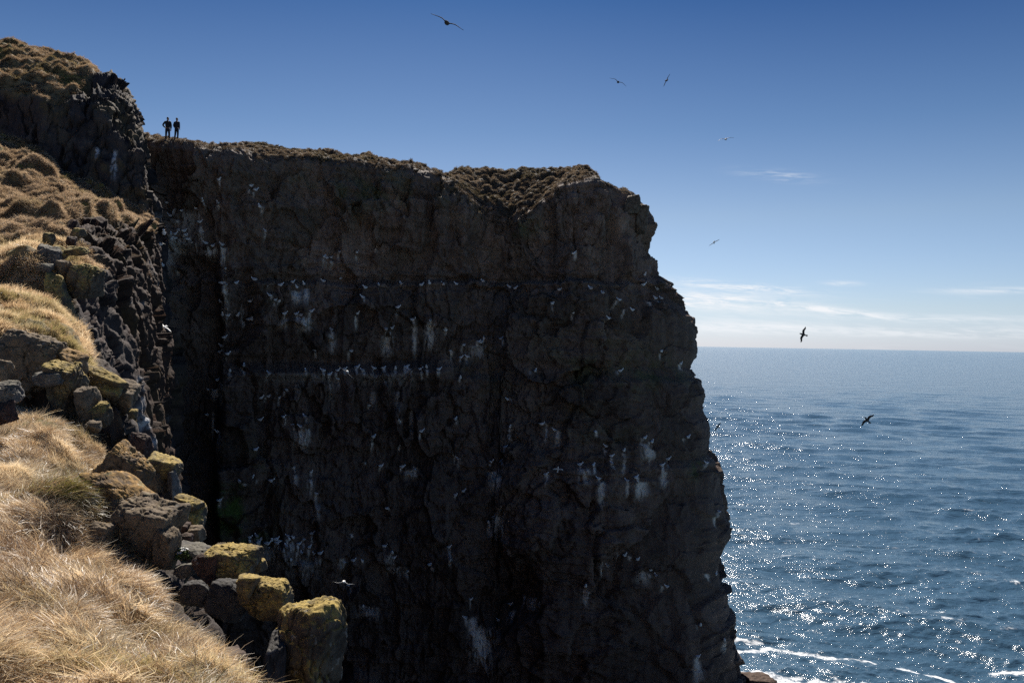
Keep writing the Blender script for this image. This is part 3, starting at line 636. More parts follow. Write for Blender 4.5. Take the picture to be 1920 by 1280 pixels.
# ------------------------------------------------------------------ sea
FOAM = [[(1360, 1222), (1400, 1221), (1440, 1217), (1480, 1222), (1530, 1231), (1565, 1236)], [(1565, 1236), (1610, 1240), (1640, 1246)], [(1690, 1251), (1730, 1264), (1780, 1274), (1850, 1292), (1930, 1310)], [(1862, 1254), (1895, 1260), (1935, 1264)], [(1390, 1268), (1440, 1272), (1480, 1280), (1560, 1290)], [(1380, 1199), (1420, 1204)], [(1360, 1300), (1420, 1290), (1520, 1305), (1620, 1310)]]
def build_sea():
    azd = np.r_[np.linspace(-180, 6, 120)[:-1], np.linspace(6, 40, 760)[:-1], np.linspace(40, 180, 60)]
    dep = np.r_[np.geomspace(0.008, 0.05, 8)[:-1], np.linspace(0.05, 27.5, 640)[:-1], np.geomspace(27.5, 84, 40)]
    r = -SEA_Z / np.tan(np.radians(dep))
    az = np.radians(azd)
    X = r[:, None] * np.sin(az)[None, :]; Y = r[:, None] * np.cos(az)[None, :]
    dr = np.abs(np.gradient(r))[:, None]; da = (r * np.radians(34 / 760))[:, None]
    fine = ((azd > 5) & (azd < 41))[None, :]
    Z = np.zeros_like(X); DX = np.zeros_like(X); DY = np.zeros_like(X)
    g = np.random.default_rng(5)
    for i in range(90):
        lam = np.exp(g.uniform(math.log(0.55), math.log(22)))
        th = R(-100) + g.normal(0, R(32))
        a = 0.0098 * lam ** 0.85 * g.uniform(.5, 1.3)
        kx, ky = math.cos(th) * 2 * math.pi / lam, math.sin(th) * 2 * math.pi / lam
        vis = np.clip((lam / np.maximum(dr * abs(math.sin(th)) + 1e-6, da) - 2.2) / 2.5, 0, 1)
        ph = kx * X + ky * Y + g.uniform(0, 6.28)
        Z += a * vis * np.sin(ph); q = 0.75 * a * vis * np.cos(ph); DX += q * math.cos(th); DY += q * math.sin(th)
    gust = 0.75 + 0.5 * fbm(np.stack([X / 45, Y / 60, X * 0], -1), 77, 3)
    Z = Z * gust * fine; X2 = X + DX * gust * fine; Y2 = Y + DY * gust * fine
    pts = np.stack([X2, Y2, SEA_Z + Z], -1)
    foam = np.zeros_like(X)
    sx, sy = proj(np.stack([X, Y, np.full_like(X, SEA_Z)], -1))
    ok = (Y > 40) & (Y < 140) & fine
    wob = 3.0 * fbm(np.stack([X / 1.3, Y / 1.3, X * 0], -1), 78, 4); tx_ = fbm(np.stack([X / 0.5, Y / 0.5, X * 0], -1), 79, 4)
    for li, ln_ in enumerate(FOAM):
        d = np.full_like(X, 99.0)
        for (x0, y0), (x1, y1) in zip(ln_[:-1], ln_[1:]):
            t = np.clip(((sx - x0) * (x1 - x0) + (sy - y0) * (y1 - y0)) / ((x1 - x0) ** 2 + (y1 - y0) ** 2), 0, 1)
            d = np.minimum(d, np.hypot((sx - x0 - t * (x1 - x0)) * 0.35, sy + wob - y0 - t * (y1 - y0)))
        wdt = (4.5, 4.0, 5.0, 4.0, 9.0, 5.0, 16.0)[li]
        e = np.exp(-(d / wdt) ** 2)
        foam = np.maximum(foam, sstep(e + 0.55 * tx_, 0.42, 0.85) * ok)
    white = sstep(fbm(np.stack([X / 2.2, Y / 1.2, X * 0], -1), 80, 4) + 0.6 * Z, 0.95, 1.15) * ok
    foam = np.maximum(foam, white * .8)
    return tag(link('sea', mesh_np('sea', pts, grid_faces(len(dep), len(azd), flip=False), M_SEA, True, {'foam': foam})), 'wind-ruffled blue sea reaching to the horizon', 'sea', kind='structure')
sea = build_sea()

# ------------------------------------------------------------------ ray helper on the two terrains
BV_CLIFF = BVHTree.FromPolygons(CL.reshape(-1, 3).tolist(), cl_faces.tolist())
hill_f = grid_faces(*Yg.shape)
BV_HILL = BVHTree.FromPolygons(T2.reshape(-1, 3).tolist(), hill_f.tolist())
def hit(px, py, tree=None):
    d = Vector(P(px, py, 1.0).tolist()).normalized()
    best = None
    for t in ((BV_CLIFF, BV_HILL) if tree is None else (tree,)):
        h = t.ray_cast(Vector((0, 0, 0)), d, 400)
        if h[0] is not None and (best is None or h[3] < best[3]): best = h
    return best

# ------------------------------------------------------------------ boulders
_ico = {}
def ico(sub):
    if sub not in _ico:
        bm = bmesh.new(); bmesh.ops.create_icosphere(bm, subdivisions=sub, radius=1.0)
        v = np.array([x.co[:] for x in bm.verts]); f = np.array([[q.index for q in p.verts] for p in bm.faces]); bm.free()
        _ico[sub] = (v, f)
    return _ico[sub]
def boulder_mesh(name, seed, size, mat, sub=5, cuts=14, rough=1.0, boxy=0.55):
    g = np.random.default_rng(seed)
    v, f = ico(sub)
    n = np.concatenate([np.array([(1, 0, 0), (-1, 0, 0), (0, 1, 0), (0, -1, 0), (0, 0, 1), (0, 0, -1)], float) + g.normal(0, .17, (6, 3)), g.normal(0, 1, (cuts, 3))])
    n /= np.linalg.norm(n, axis=1, keepdims=True)
    d = np.r_[g.uniform(boxy, boxy + .12, 6), g.uniform(boxy + .08, boxy + .38, cuts)]
    dots = np.maximum(v @ n.T, 1e-3)
    rr = d[None, :] / dots
    rr.sort(axis=1)
    # slightly softened arris
    kk = g.uniform(16, 30); r = ((1 / rr) ** kk).sum(1) ** (-1 / kk)
    p = v * r[:, None]
    lo, hi = p.min(0), p.max(0)
    p = (p - (lo + hi) / 2) / ((hi - lo) / 2) * np.asarray(size) / 2
    s = float(np.mean(size))
    off_ = g.uniform(0, 50, 3)
    dd, ck, _ = facets(p + off_, (s * .42,) * 3, seed + 5, 0.9)
    dd2, ck2, _ = facets(p + off_ + 9, (s * .16,) * 3, seed + 6, 0.9)
    dr = p / (np.linalg.norm(p, axis=1, keepdims=True) + 1e-9)
    p = p + dr * (s * rough * (0.034 * dd + 0.022 * dd2 - 0.024 * ck - 0.010 * ck2 + 0.034 * fbm((p + off_) / (s * .35), seed, 4) + 0.014 * fbm((p + off_) / (s * .05), seed + 3, 3)))[:, None]
    return mesh_np(name, p, f, mat, True, {'crack': np.clip(ck * .7 + ck2 * .3, 0, 1)})
# name, px centre, py centre, px width, px height, depth, thickness factor, tilt deg, material, label
BOULD = [
 ('boulder', 568, 1248, 134, 268, 6.2, .6, 8, M_OCHRE, 'tall boulder with yellow lichen on top, nearest of the edge rocks', 6),
 ('boulder', 512, 1275, 56, 190, 6.1, .9, 6, M_SLATE, 'dark upright rock wedged between grass and the tall yellow boulder', 5),
 ('boulder', 494, 1122, 108, 88, 6.9, .8, 14, M_OCHRE, 'yellow lichened block resting just above the tall boulder', 6),
 ('boulder', 465, 1096, 46, 40, 6.75, 1.1, 5, M_OCHRE, 'small rounded lump on the left side of the yellow block', 4),
 ('boulder', 430, 1064, 106, 84, 7.5, .8, 6, M_OCHRE, 'flat topped yellow green boulder beside the red rubble', 6),
 ('boulder', 487, 1062, 22, 28, 7.6, 1.0, 0, M_OCHRE, 'tiny yellow stone stuck to the side of the flat boulder', 4),
 ('boulder', 430, 1122, 78, 60, 7.0, 1.0, 20, M_SLATE, 'bluish grey rock tucked under the flat topped boulder', 5),
 ('boulder', 368, 1112, 58, 48, 7.0, 1.0, -5, M_SLATE, 'grey rock half hidden by the grass under the red rubble', 5),
 ('boulder', 262, 1000, 140, 140, 7.9, .8, 10, M_BROWN, 'big brown block with a flat shaded front, centre of the rock pile', 6),
 ('boulder', 315, 1030, 34, 90, 7.7, .9, 6, M_BROWN, 'narrow reddish slab forming the right corner of the big brown block', 5),
 ('slab', 240, 930, 200, 40, 8.0, 2.0, 29, M_ORANGE, 'long tilted slab with a rusty orange edge lying across the pile', 6),
 ('boulder', 228, 888, 92, 96, 8.6, .7, 42, M_ORANGE, 'pointed slab with bright orange lichen at the head of the pile', 6),
 ('boulder', 190, 1000, 44, 50, 7.5, 1.0, 0, M_BROWN, 'low brown stone behind the green grass tuft', 5),
 ('boulder', 165, 945, 36, 60, 7.7, 1.0, 0, M_GREY, 'rounded grey stone in the grass left of the tilted slab', 5),
 ('boulder', 356, 972, 76, 64, 9.0, 1.0, 8, M_OCHRE, 'olive lichened boulder under a thin capping slab', 5),
 ('slab', 354, 943, 58, 20, 9.0, 1.8, 14, M_OCHRE, 'thin yellow capping slab on the olive boulder', 5),
 ('boulder', 308, 876, 62, 46, 9.6, 1.0, 6, M_OCHRE, 'lichened block on top of the dark stack', 5),
 ('boulder', 286, 915, 54, 66, 9.5, 1.0, 0, M_BROWN, 'dark broken block in the middle of the stack', 5),
 ('boulder', 300, 950, 40, 40, 9.3, 1.0, 20, M_RED, 'small dark stone at the foot of the stack', 4),
 ('slab', 327, 925, 17, 92, 9.5, 2.4, -6, M_GREY, 'thin grey slab standing upright at the brink', 5),
 ('boulder', 264, 838, 40, 56, 10.2, 1.0, 0, M_RED, 'dark knobbly rock standing above the stack', 5),
 ('boulder', 342, 990, 30, 26, 8.3, 1.0, 0, M_RED, 'small red brown stone under the olive boulder', 4),
 ('boulder', 368, 1000, 34, 30, 8.3, 1.0, 10, M_BROWN, 'small brown stone right of the red brown one', 4),
 ('boulder', 345, 1013, 38, 30, 8.1, 1.0, -8, M_RED, 'dark red stone directly behind the flowering cushion', 4),
 ('boulder', 366, 1037, 70, 34, 7.9, 1.2, 12, M_GREY, 'flat grey topped stone right of the flowering cushion', 5),
 ('boulder', 350, 1066, 48, 26, 7.6, 1.1, -12, M_GREY, 'pale tilted stone below the flowering cushion', 4),
 ('boulder', 393, 1062, 52, 50, 7.4, 1.0, 0, M_RED, 'knobbly dark red lava lump against the flat topped boulder', 5),
 ('boulder', 46, 680, 158, 130, 12.0, .8, 14, M_BROWN, 'huge smooth brown rock face under the overhanging grass', 6),
 ('boulder', 122, 725, 64, 104, 11.6, .8, 4, M_OCHRE, 'squarish ochre block right of a grassy rock top', 6),
 ('boulder', 98, 710, 56, 30, 11.4, 1.4, -4, M_GREY, 'grey weathered stone lying on the ochre block', 5),
 ('boulder', 130, 678, 54, 44, 12.0, 1.0, 24, M_ORANGE, 'orange brown block wedged above the ochre block', 5),
 ('boulder', 142, 700, 24, 62, 12.0, 1.2, 8, M_BROWN, 'thin upright brown stone behind the ochre block', 4),
 ('slab', 193, 708, 92, 26, 12.3, 1.6, 20, M_OCHRE, 'upper of two long parallel slabs on the ledge', 5),
 ('slab', 200, 732, 62, 20, 12.2, 2.0, 18, M_OCHRE, 'lower of two long parallel slabs on the ledge', 5),
 ('boulder', 225, 745, 66, 60, 12.6, 1.0, 20, M_BROWN, 'dark bulging rock at the outer end of the parallel slabs', 5),
 ('boulder', 166, 765, 36, 80, 11.5, .9, -6, M_BROWN, 'upright ochre pillar in front of the parallel slabs', 5),
 ('boulder', 186, 778, 44, 50, 11.5, .9, 18, M_OCHRE, 'wedge shaped rock leaning on the ochre pillar', 5),
 ('boulder', 176, 800, 34, 24, 11.2, 1.2, 10, M_BROWN, 'small brown stone at the foot of the leaning wedge', 4),
 ('boulder', 251, 776, 18, 20, 12.4, 1.0, 0, M_OCHRE, 'tiny ochre stone on the brink below the dark bulge', 4),
 ('boulder', 8, 742, 60, 52, 9.8, 1.0, 0, M_GREY, 'rounded grey boulder cut by the left side, upper one', 5),
 ('boulder', -2, 775, 46, 44, 9.6, 1.0, 0, M_RED, 'dark boulder cut by the left side, lower one', 5),
 ('boulder', 0, 694, 30, 50, 10.4, 1.0, 20, M_BROWN, 'brown rock at the left side beside the smooth rock face', 4),
 ('boulder', 156, 530, 60, 66, 20.0, 1.0, 10, M_OCHRE, 'large ochre cube of rock on the middle ledge', 6),
 ('slab', 145, 470, 42, 18, 20.6, 2.0, 2, M_OCHRE, 'bright yellow topped slab balanced above the ochre cube', 5),
 ('boulder', 172, 505, 26, 24, 20.4, 1.4, 24, M_GREY, 'thin grey layered stone on the right shoulder of the ochre cube', 4),
 ('boulder', 92, 488, 46, 56, 20.2, 1.0, 12, M_GREY, 'greenish grey boulder left of the ochre cube', 5),
 ('boulder', 122, 512, 24, 52, 20.0, 1.2, 0, M_BROWN, 'narrow upright stone between the grey boulder and the ochre cube', 5),
 ('boulder', 112, 474, 32, 24, 20.5, 1.2, 22, M_OCHRE, 'small olive stone above the narrow upright stone', 4),
 ('slab', 84, 500, 34, 16, 19.6, 1.8, 10, M_GREY, 'small pale slab in front of the grey boulder', 4),
 ('boulder', 108, 556, 34, 90, 19.3, .9, -12, M_OCHRE, 'mossy ochre buttress below the narrow upright stone', 5),
 ('boulder', 122, 600, 30, 22, 18.9, 1.2, 20, M_OCHRE, 'small olive rock at the foot of the mossy buttress', 4),
 ('boulder', 94, 448, 18, 26, 22.6, 1.0, 0, M_OCHRE, 'little olive rock poking out of the tussocks', 4),
 ('boulder', 144, 438, 26, 20, 24.0, 1.0, 0, M_OCHRE, 'small mossy rock in the rubble below the tussock slope', 4),
 ('boulder', 134, 452, 18, 18, 23.0, 1.0, 0, M_RED, 'dark round stone in the rubble below the tussock slope', 4),
 ('boulder', 210, 485, 40, 66, 29.0, 1.0, 6, M_RED, 'tall dark rock on the scree wall', 5),
 ('boulder', 264, 528, 28, 60, 38.0, 1.0, -4, M_BROWN, 'brown pillar with a pale cap at the outer end of the scree wall', 5),
 ('boulder', 1203, 411, 26, 54, 64.0, .9, 4, M_BROWN, 'square block jutting from the right end of the far cliff', 5),
 ('boulder', 1186, 384, 30, 40, 63.3, 1.0, 4, M_BROWN, 'block on the shoulder of the far cliff above the jutting square block', 5),
 ('boulder', 1425, 1284, 66, 36, 64.0, 1.0, 0, M_RED, 'low brown rock in the surf at the foot of the cliff', 5),
]
for i, (nm, cx, cy, w, h, Y, th, tilt, mat, lab, sub) in enumerate(BOULD):
    sx, sz = w * Y / FPX * 0.99, h * Y / FPX * 0.99
    me = boulder_mesh(nm, 500 + i * 7, (sx, max(min(sx, sz) * th, 0.05) if nm == 'slab' else (sx + sz) / 2 * th, sz), mat, sub, boxy=0.5 if nm == 'slab' else 0.56)
    o = link(nm, me); o.location = V(cx, cy, Y); rx = (0 if Y > 60 else 4 if Y < 8.5 else 12 if Y < 11 else 24 if mat in (M_OCHRE, M_ORANGE) else 12); o.rotation_euler = (R(rx), R(tilt), R((i * 47) % 26 - 13))
    tag(o, lab, 'rock', 'lichened rocks along the cliff edge' if i < 56 else None)

# ------------------------------------------------------------------ grass (clumps scattered by geometry nodes)
def clump_mesh(name, seed, n, length, width, radius, lean, segs=3, droop=0.7, spread=0.5, start=0.35):
    g = np.random.default_rng(seed)
    ang = g.uniform(0, 2 * math.pi, n); rad = radius * np.sqrt(g.uniform(0, 1, n))
    base = np.stack([rad * np.cos(ang), rad * np.sin(ang), np.full(n, -0.02)], 1)
    L = length * g.uniform(.5, 1.15, n)
    az = g.normal(0, spread, n)                     # lean direction about +x
    le = np.clip(lean + g.normal(0, .22, n), 0.02, 1.75)
    V_, F_, bl, al = [], [], [], []
    s = np.linspace(0, 1, segs + 1)
    for i in range(n):
        pos = base[i].copy(); pts = [pos.copy()]
        for j in range(segs):
            a = le[i] * (start + droop * 1.6 * s[j + 1]); a = min(a, 1.68)
            azz = az[i] + 0.5 * (s[j]) * g.normal()
            d = np.array([math.sin(a) * math.cos(azz), math.sin(a) * math.sin(azz), math.cos(a)])
            pos = pos + d * L[i] / segs; pts.append(pos.copy())
        side = np.array([-math.sin(az[i]), math.cos(az[i]), 0]); tw = g.uniform(-1, 1)
        side = side * math.cos(tw) + np.array([0, 0, 1]) * math.sin(tw)
        b0 = len(V_); bv = g.uniform()
        for j, p in enumerate(pts):
            wd = width * (1 - 0.8 * s[j] ** 1.5) * .5
            V_ += [p - side * wd, p + side * wd]; bl += [bv, bv]; al += [s[j], s[j]]
        for j in range(segs): F_.append((b0 + 2 * j, b0 + 2 * j + 1, b0 + 2 * j + 3, b0 + 2 * j + 2))
    return mesh_np(name, np.array(V_), np.array(F_), None, True, {'blade': bl, 'along': al})
def clump_set(prefix, mat, count, **kw):
    c = bpy.data.collections.new(prefix)
    for i in range(count):
        me = clump_mesh(prefix, 900 + i + len(bpy.data.meshes), **kw); me.materials.append(mat)
        c.objects.link(bpy.data.objects.new(prefix, me))
    return c
def scatter(name, pts, rot, scl, tint, green, coll, label):
    me = bpy.data.meshes.new(name); me.vertices.add(len(pts)); me.vertices.foreach_set('co', np.asarray(pts, np.float32).ravel())
    for an, dat, ty_ in (('rot', rot, 'FLOAT_VECTOR'), ('scl', scl, 'FLOAT'), ('tint', tint, 'FLOAT'), ('green', green, 'FLOAT')):
        a = me.attributes.new(an, ty_, 'POINT')
        a.data.foreach_set('vector' if ty_ == 'FLOAT_VECTOR' else 'value', np.asarray(dat, np.float32).ravel())
    me.update()
    o = link(name, me); tag(o, label, 'grass', kind='stuff')
    ng = bpy.data.node_groups.new(name, 'GeometryNodeTree')
    ng.interface.new_socket('Geometry', in_out='INPUT', socket_type='NodeSocketGeometry'); ng.interface.new_socket('Geometry', in_out='OUTPUT', socket_type='NodeSocketGeometry')
    N = ng.nodes; Lk = ng.links
    gi, go = N.new('NodeGroupInput'), N.new('NodeGroupOutput')
    ci = N.new('GeometryNodeCollectionInfo'); ci.inputs['Collection'].default_value = coll; ci.inputs['Separate Children'].default_value = True; ci.inputs['Reset Children'].default_value = True
    ip = N.new('GeometryNodeInstanceOnPoints'); ip.inputs['Pick Instance'].default_value = True
    na = N.new('GeometryNodeInputNamedAttribute'); na.data_type = 'FLOAT_VECTOR'; na.inputs[0].default_value = 'rot'
    ns = N.new('GeometryNodeInputNamedAttribute'); ns.data_type = 'FLOAT'; ns.inputs[0].default_value = 'scl'
    e2r = N.new('FunctionNodeEulerToRotation')
    Lk.new(gi.outputs[0], ip.inputs['Points']); Lk.new(ci.outputs[0], ip.inputs['Instance'])
    Lk.new(na.outputs['Attribute'], e2r.inputs[0]); Lk.new(e2r.outputs[0], ip.inputs['Rotation']); Lk.new(ns.outputs['Attribute'], ip.inputs['Scale'])
    Lk.new(ip.outputs[0], go.inputs[0])
    md = o.modifiers.new('scatter', 'NODES'); md.node_group = ng
    return o
def sample_grid(G, mask, dens, seed):
    """random points on the grid surface; dens(points) per square metre"""
    g = np.random.default_rng(seed)
    a = G[:-1, :-1]; b = G[1:, :-1]; c = G[:-1, 1:]
    area = np.linalg.norm(np.cross(b - a, c - a), axis=-1)
    lam = area * dens[:-1, :-1] * mask[:-1, :-1]
    cnt = g.poisson(np.nan_to_num(lam))
    i, j = np.nonzero(cnt); rep = cnt[i, j]; i = np.repeat(i, rep); j = np.repeat(j, rep)
    u, v = g.uniform(0, 1, (2, len(i)))
    p = G[i, j] * ((1 - u) * (1 - v))[:, None] + G[i + 1, j] * (u * (1 - v))[:, None] + G[i, j + 1] * ((1 - u) * v)[:, None] + G[i + 1, j + 1] * (u * v)[:, None]
    return p, i, j, g
def eulers(nrmv, heading, follow=0.75):
    """local z towards the (softened) surface normal, local x along heading"""
    up = nrmv * follow + np.array([0, 0, 1.0]) * (1 - follow); up /= np.linalg.norm(up, axis=1, keepdims=True)
    hx = np.stack([np.cos(heading), np.sin(heading), np.zeros_like(heading)], 1)
    hx -= up * (hx * up).sum(1, keepdims=True); hx /= np.linalg.norm(hx, axis=1, keepdims=True)
    hy = np.cross(up, hx)
    return np.stack([np.arctan2(hy[:, 2], up[:, 2]), np.arcsin(np.clip(-hx[:, 2], -1, 1)), np.arctan2(hx[:, 1], hx[:, 0])], 1)

M_STRAW = grass_mat('straw_grass', [(0.15, (0.19, 0.12, 0.08)), (0.36, (0.47, 0.345, 0.215)), (0.56, (0.69, 0.555, 0.385)), (0.82, (0.88, 0.79, 0.63))], (0.17, 0.17, 0.04), 0.5, rough=0.4, spec=0.5)
M_TUSS = grass_mat('tussock_straw', [(0.05, (0.12, 0.085, 0.055)), (0.45, (0.36, 0.27, 0.185)), (0.85, (0.64, 0.53, 0.41))], (0.18, 0.17, 0.05), 0.5, (0.10, 0.07, 0.04))
M_HEATH = grass_mat('heath', [(0.1, (0.065, 0.050, 0.038)), (0.45, (0.15, 0.118, 0.088)), (0.8, (0.44, 0.36, 0.27))], (0.10, 0.10, 0.04), 0.3, (0.04, 0.03, 0.02))
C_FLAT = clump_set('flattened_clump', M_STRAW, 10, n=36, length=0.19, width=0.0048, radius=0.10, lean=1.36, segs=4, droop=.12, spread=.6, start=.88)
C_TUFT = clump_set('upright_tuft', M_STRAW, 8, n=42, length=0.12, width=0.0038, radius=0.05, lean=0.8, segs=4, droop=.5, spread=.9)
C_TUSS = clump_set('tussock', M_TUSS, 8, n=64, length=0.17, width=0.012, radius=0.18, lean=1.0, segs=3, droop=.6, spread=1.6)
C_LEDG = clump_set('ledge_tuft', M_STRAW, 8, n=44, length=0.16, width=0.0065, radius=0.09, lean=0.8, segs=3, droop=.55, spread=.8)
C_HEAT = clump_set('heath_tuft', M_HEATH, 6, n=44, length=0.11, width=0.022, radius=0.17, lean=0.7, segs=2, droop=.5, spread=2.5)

NT2 = gnormals(T2); NT2 = -NT2 if FLIP_T else NT2
infr = (tx > -420) & (tx < 1950)
def sub(mask, dens, seed):
    p, i, j, g = sample_grid(T2, mask, dens, seed)
    return p, NT2[i, j], i, j, g
turfm = sstep(turf, 0.45, 0.8)
# near slope
nearm = turfm * (T[..., 1] < 11.9) * (T[..., 1] > 0.7) * infr * (tg < 4.15)
dn = np.interp(Yg, [0.7, 3, 5, 8, 12], [150, 620, 620, 480, 340])
pat = np.clip(.30 + 1.2 * sstep(fbm(T / np.array([.32, .2, .25]), 239, 3), -.45, .35), 0, 1.4)
p, n_, i, j, g = sub(nearm * pat, dn, 11)
head = -0.30 + 1.5 * vnoise(np.c_[p[:, 0] / 0.9, p[:, 1] / 0.9, p[:, 2] * 0 + 3], 301) + 0.8 * vnoise(np.c_[p[:, 0] / 0.3, p[:, 1] / 0.3, p[:, 2] * 0], 302) + math.pi * (vnoise(np.c_[p[:, 0] / 1.1, p[:, 1] / 0.5, p[:, 2] * 0 + 21], 309) > .15) + g.normal(0, .45, len(p))
tint = np.clip(0.54 + 0.55 * vnoise(p / np.array([.45, .22, .3]), 303) + .35 * vnoise(p / 1.3, 304) + g.normal(0, .2, len(p)), 0, 1)
gx, gy = proj(p)
green = np.clip(sstep(fbm(p / 1.1, 305, 3), 0.12, 0.55) * 0.55 + 1.0 * np.exp(-((gx - 205) / 30) ** 2 - ((gy - 1005) / 30) ** 2) + 0.7 * np.exp(-((gx - 360) / 130) ** 2 - ((gy - 1285) / 25) ** 2) + .8 * np.exp(-((gx - 110) / 70) ** 2 - ((gy - 905) / 30) ** 2) + .5 * np.exp(-((gx - 60) / 60) ** 2 - ((gy - 1130) / 26) ** 2), 0, 1)
upr = vnoise(np.c_[p[:, 0] / 0.7, p[:, 1] / 0.7, p[:, 2] * 0 + 9], 307) - .32 + 0.8 * sstep(tg[i, j], 3.2, 4.0) + g.normal(0, .25, len(p))
scl = np.interp(p[:, 1], [1, 4, 12], [.85, 1.0, 1.15]) * g.uniform(.7, 1.25, len(p))
for nm, sel, col_, lab in (('flattened_grass', upr < 0.35, C_FLAT, 'matted straw coloured dead grass lying over the near slope'), ('grass_tufts', upr >= 0.35, C_TUFT, 'standing tufts of dry tan grass along the near slope')):
    scatter(nm, p[sel], eulers(n_[sel], head[sel]), scl[sel], tint[sel], green[sel], col_, lab)
C_STALK = clump_set('bleached_stalk', M_STRAW, 6, n=7, length=.20, width=.0034, radius=.08, lean=1.15, segs=4, droop=.6, spread=1.6)
p, n_, i, j, g = sub(nearm, np.full(Yg.shape, 26.0), 17)
scatter('bleached_stalks', p, eulers(n_, g.uniform(-1.6, 1.2, len(p)), .6), g.uniform(.6, 1.3, len(p)), np.full(len(p), 1.0), np.zeros(len(p)), C_STALK, 'long bleached grass stalks standing out of the matted turf')
# ledges
lm = turfm * (T[..., 1] >= 11.9) * (Yg < 23.5) * infr * (tg < 4.2)
pat2 = np.clip(.1 + 1.3 * sstep(fbm(T / np.array([.7, .5, .5]), 240, 3), -.5, .3), 0, 1.4)
p, n_, i, j, g = sub(lm * pat2, np.interp(Yg, [12, 24], [190, 100]), 12)
head = -0.6 + 1.2 * vnoise(p / 1.0, 311) + g.normal(0, .4, len(p))
scatter('ledge_grass', p, eulers(n_, head, .6), np.interp(p[:, 1], [12, 24], [1.0, 1.35]) * g.uniform(.7, 1.25, len(p)), np.clip(.5 + .4 * vnoise(p / .8, 313) + g.normal(0, .16, len(p)), 0, 1),
        np.clip(sstep(fbm(p / 1.3, 315, 3), 0.0, 0.5) * .8, 0, 1), C_LEDG, 'dry tan grass hanging over the rocky ledges')
# tussock slope and headland cap
tm = turfm * (T[..., 1] >= 23.5) * (Yg < 60) * infr * (tg < 4.3)
bh = (0.4 * b1 + 0.6 * b2)
p, n_, i, j, g = sub(tm * np.clip(.35 + bh, .08, 1) * np.where(Yg > 45, .6, 1), np.interp(Yg, [24, 40, 58], [46, 34, 26]), 13)
head = -1.2 + 1.0 * vnoise(p / 2.0, 321) + g.normal(0, .6, len(p))
scatter('tussock_grass', p, eulers(n_, head, .7), g.uniform(.75, 1.25, len(p)), np.clip(.36 + .5 * bh[i, j] + .25 * vnoise(p / 1.5, 323) - .38 * (p[:, 1] > 45) + g.normal(0, .15, len(p)), 0, 1),  # shading put into the tint: paler tops, darker hollows, dimmed headland cap
        np.clip(sstep(fbm(p / 2.2, 325, 3) - .35 * bh[i, j], 0.0, 0.6) * .7, 0, 1), C_TUSS, 'lumpy bleached tussocks covering the upper slope')
# cliff-top heath: rim and the bowl
dm = np.concatenate([np.zeros(F.shape[:2]), np.broadcast_to(((dist < 12) & (dist > 0.0))[:, None], nPL)]).astype(float)
dm[F.shape[0] - 6:F.shape[0]] = 0.5
dm[F.shape[0] - 26:F.shape[0]] = np.maximum(dm[F.shape[0] - 26:F.shape[0]], inbowl[-26:] * np.linspace(.1, .9, 26)[:, None])
dm = dm * np.broadcast_to((su < L_face + 1)[None, :], dm.shape)
p, i, j, g = sample_grid(CL, dm, np.full(dm.shape, 30.0), 14)
NC = -gnormals(CL); NC = NC * np.sign(NC[-20, 300, 2])
scatter('clifftop_heath', p, eulers(NC[i, j], g.uniform(0, 6.28, len(p)), .6), g.uniform(.6, 1.25, len(p)), np.clip(.30 + .45 * np.concatenate([np.zeros(F.shape[:2]), (1 - F1a ** 2 * 1.8).clip(-.3, 1)])[i, j] + .3 * vnoise(p / 1.5, 333) + g.normal(0, .18, len(p)), 0, 1),  # sunlit look of the bump tops put into the tint
        np.clip(sstep(fbm(p / 2.5, 335, 3), 0.1, 0.6) * .6, 0, 1), C_HEAT, 'brown heath and moss cushions along the top of the far cliff')

# ------------------------------------------------------------------ flowering cushion
M_LEAF = simple('cushion_leaves', (0.085, 0.13, 0.03)); M_PETAL = simple('white_petals', (0.75, 0.74, 0.70)); M_EYE = simple('flower_eye', (0.45, 0.38, 0.05))
def flowering_cushion():
    Y = 7.75; c = V(343, 1046, Y); root = empty('flowering_plant', c)
    tag(root, 'green cushion plant with small white flowers among the red rubble', 'plant')
    g = np.random.default_rng(77); vs_, fs = [], []
    for q in range(420):
        d = g.normal(0, 1, 3); d[2] = abs(d[2]); d /= np.linalg.norm(d)
        b = d * np.array([.078, .07, .085]) * g.uniform(.75, 1); t = b + (d * .8 + g.normal(0, .35, 3)) * .03
        s = np.cross(d, g.normal(0, 1, 3)); s /= np.linalg.norm(s); s *= .006
        k0 = len(vs_); m_ = (b + t) / 2
        vs_ += [b, m_ + s, t, m_ - s]; fs.append((k0, k0 + 1, k0 + 2, k0 + 3))
    link('foliage', mesh_np('foliage', np.array(vs_), np.array(fs), M_LEAF), root)
    for q in range(14):
        d = np.array([g.normal(0, .55), g.normal(-.25, .45), 1.0]); d /= np.linalg.norm(d)
        at = d * np.array([.085, .08, .10])
        bm = bmesh.new()
        rot = Vector(d.tolist()).to_track_quat('Z', 'Y').to_matrix()
        for a in range(5):
            an = a * 2 * math.pi / 5
            ps = [(0, 0, 0), (.009, -.006, .003), (.017, 0, .005), (.009, .006, .003)]
            vv_ = [bm.verts.new(Vector(at.tolist()) + rot @ (Matrix.Rotation(an, 3, 'Z') @ Vector(z))) for z in ps]; bm.faces.new(vv_)
        link('flower', bm_mesh('flower', bm, M_PETAL), root)
flowering_cushion()

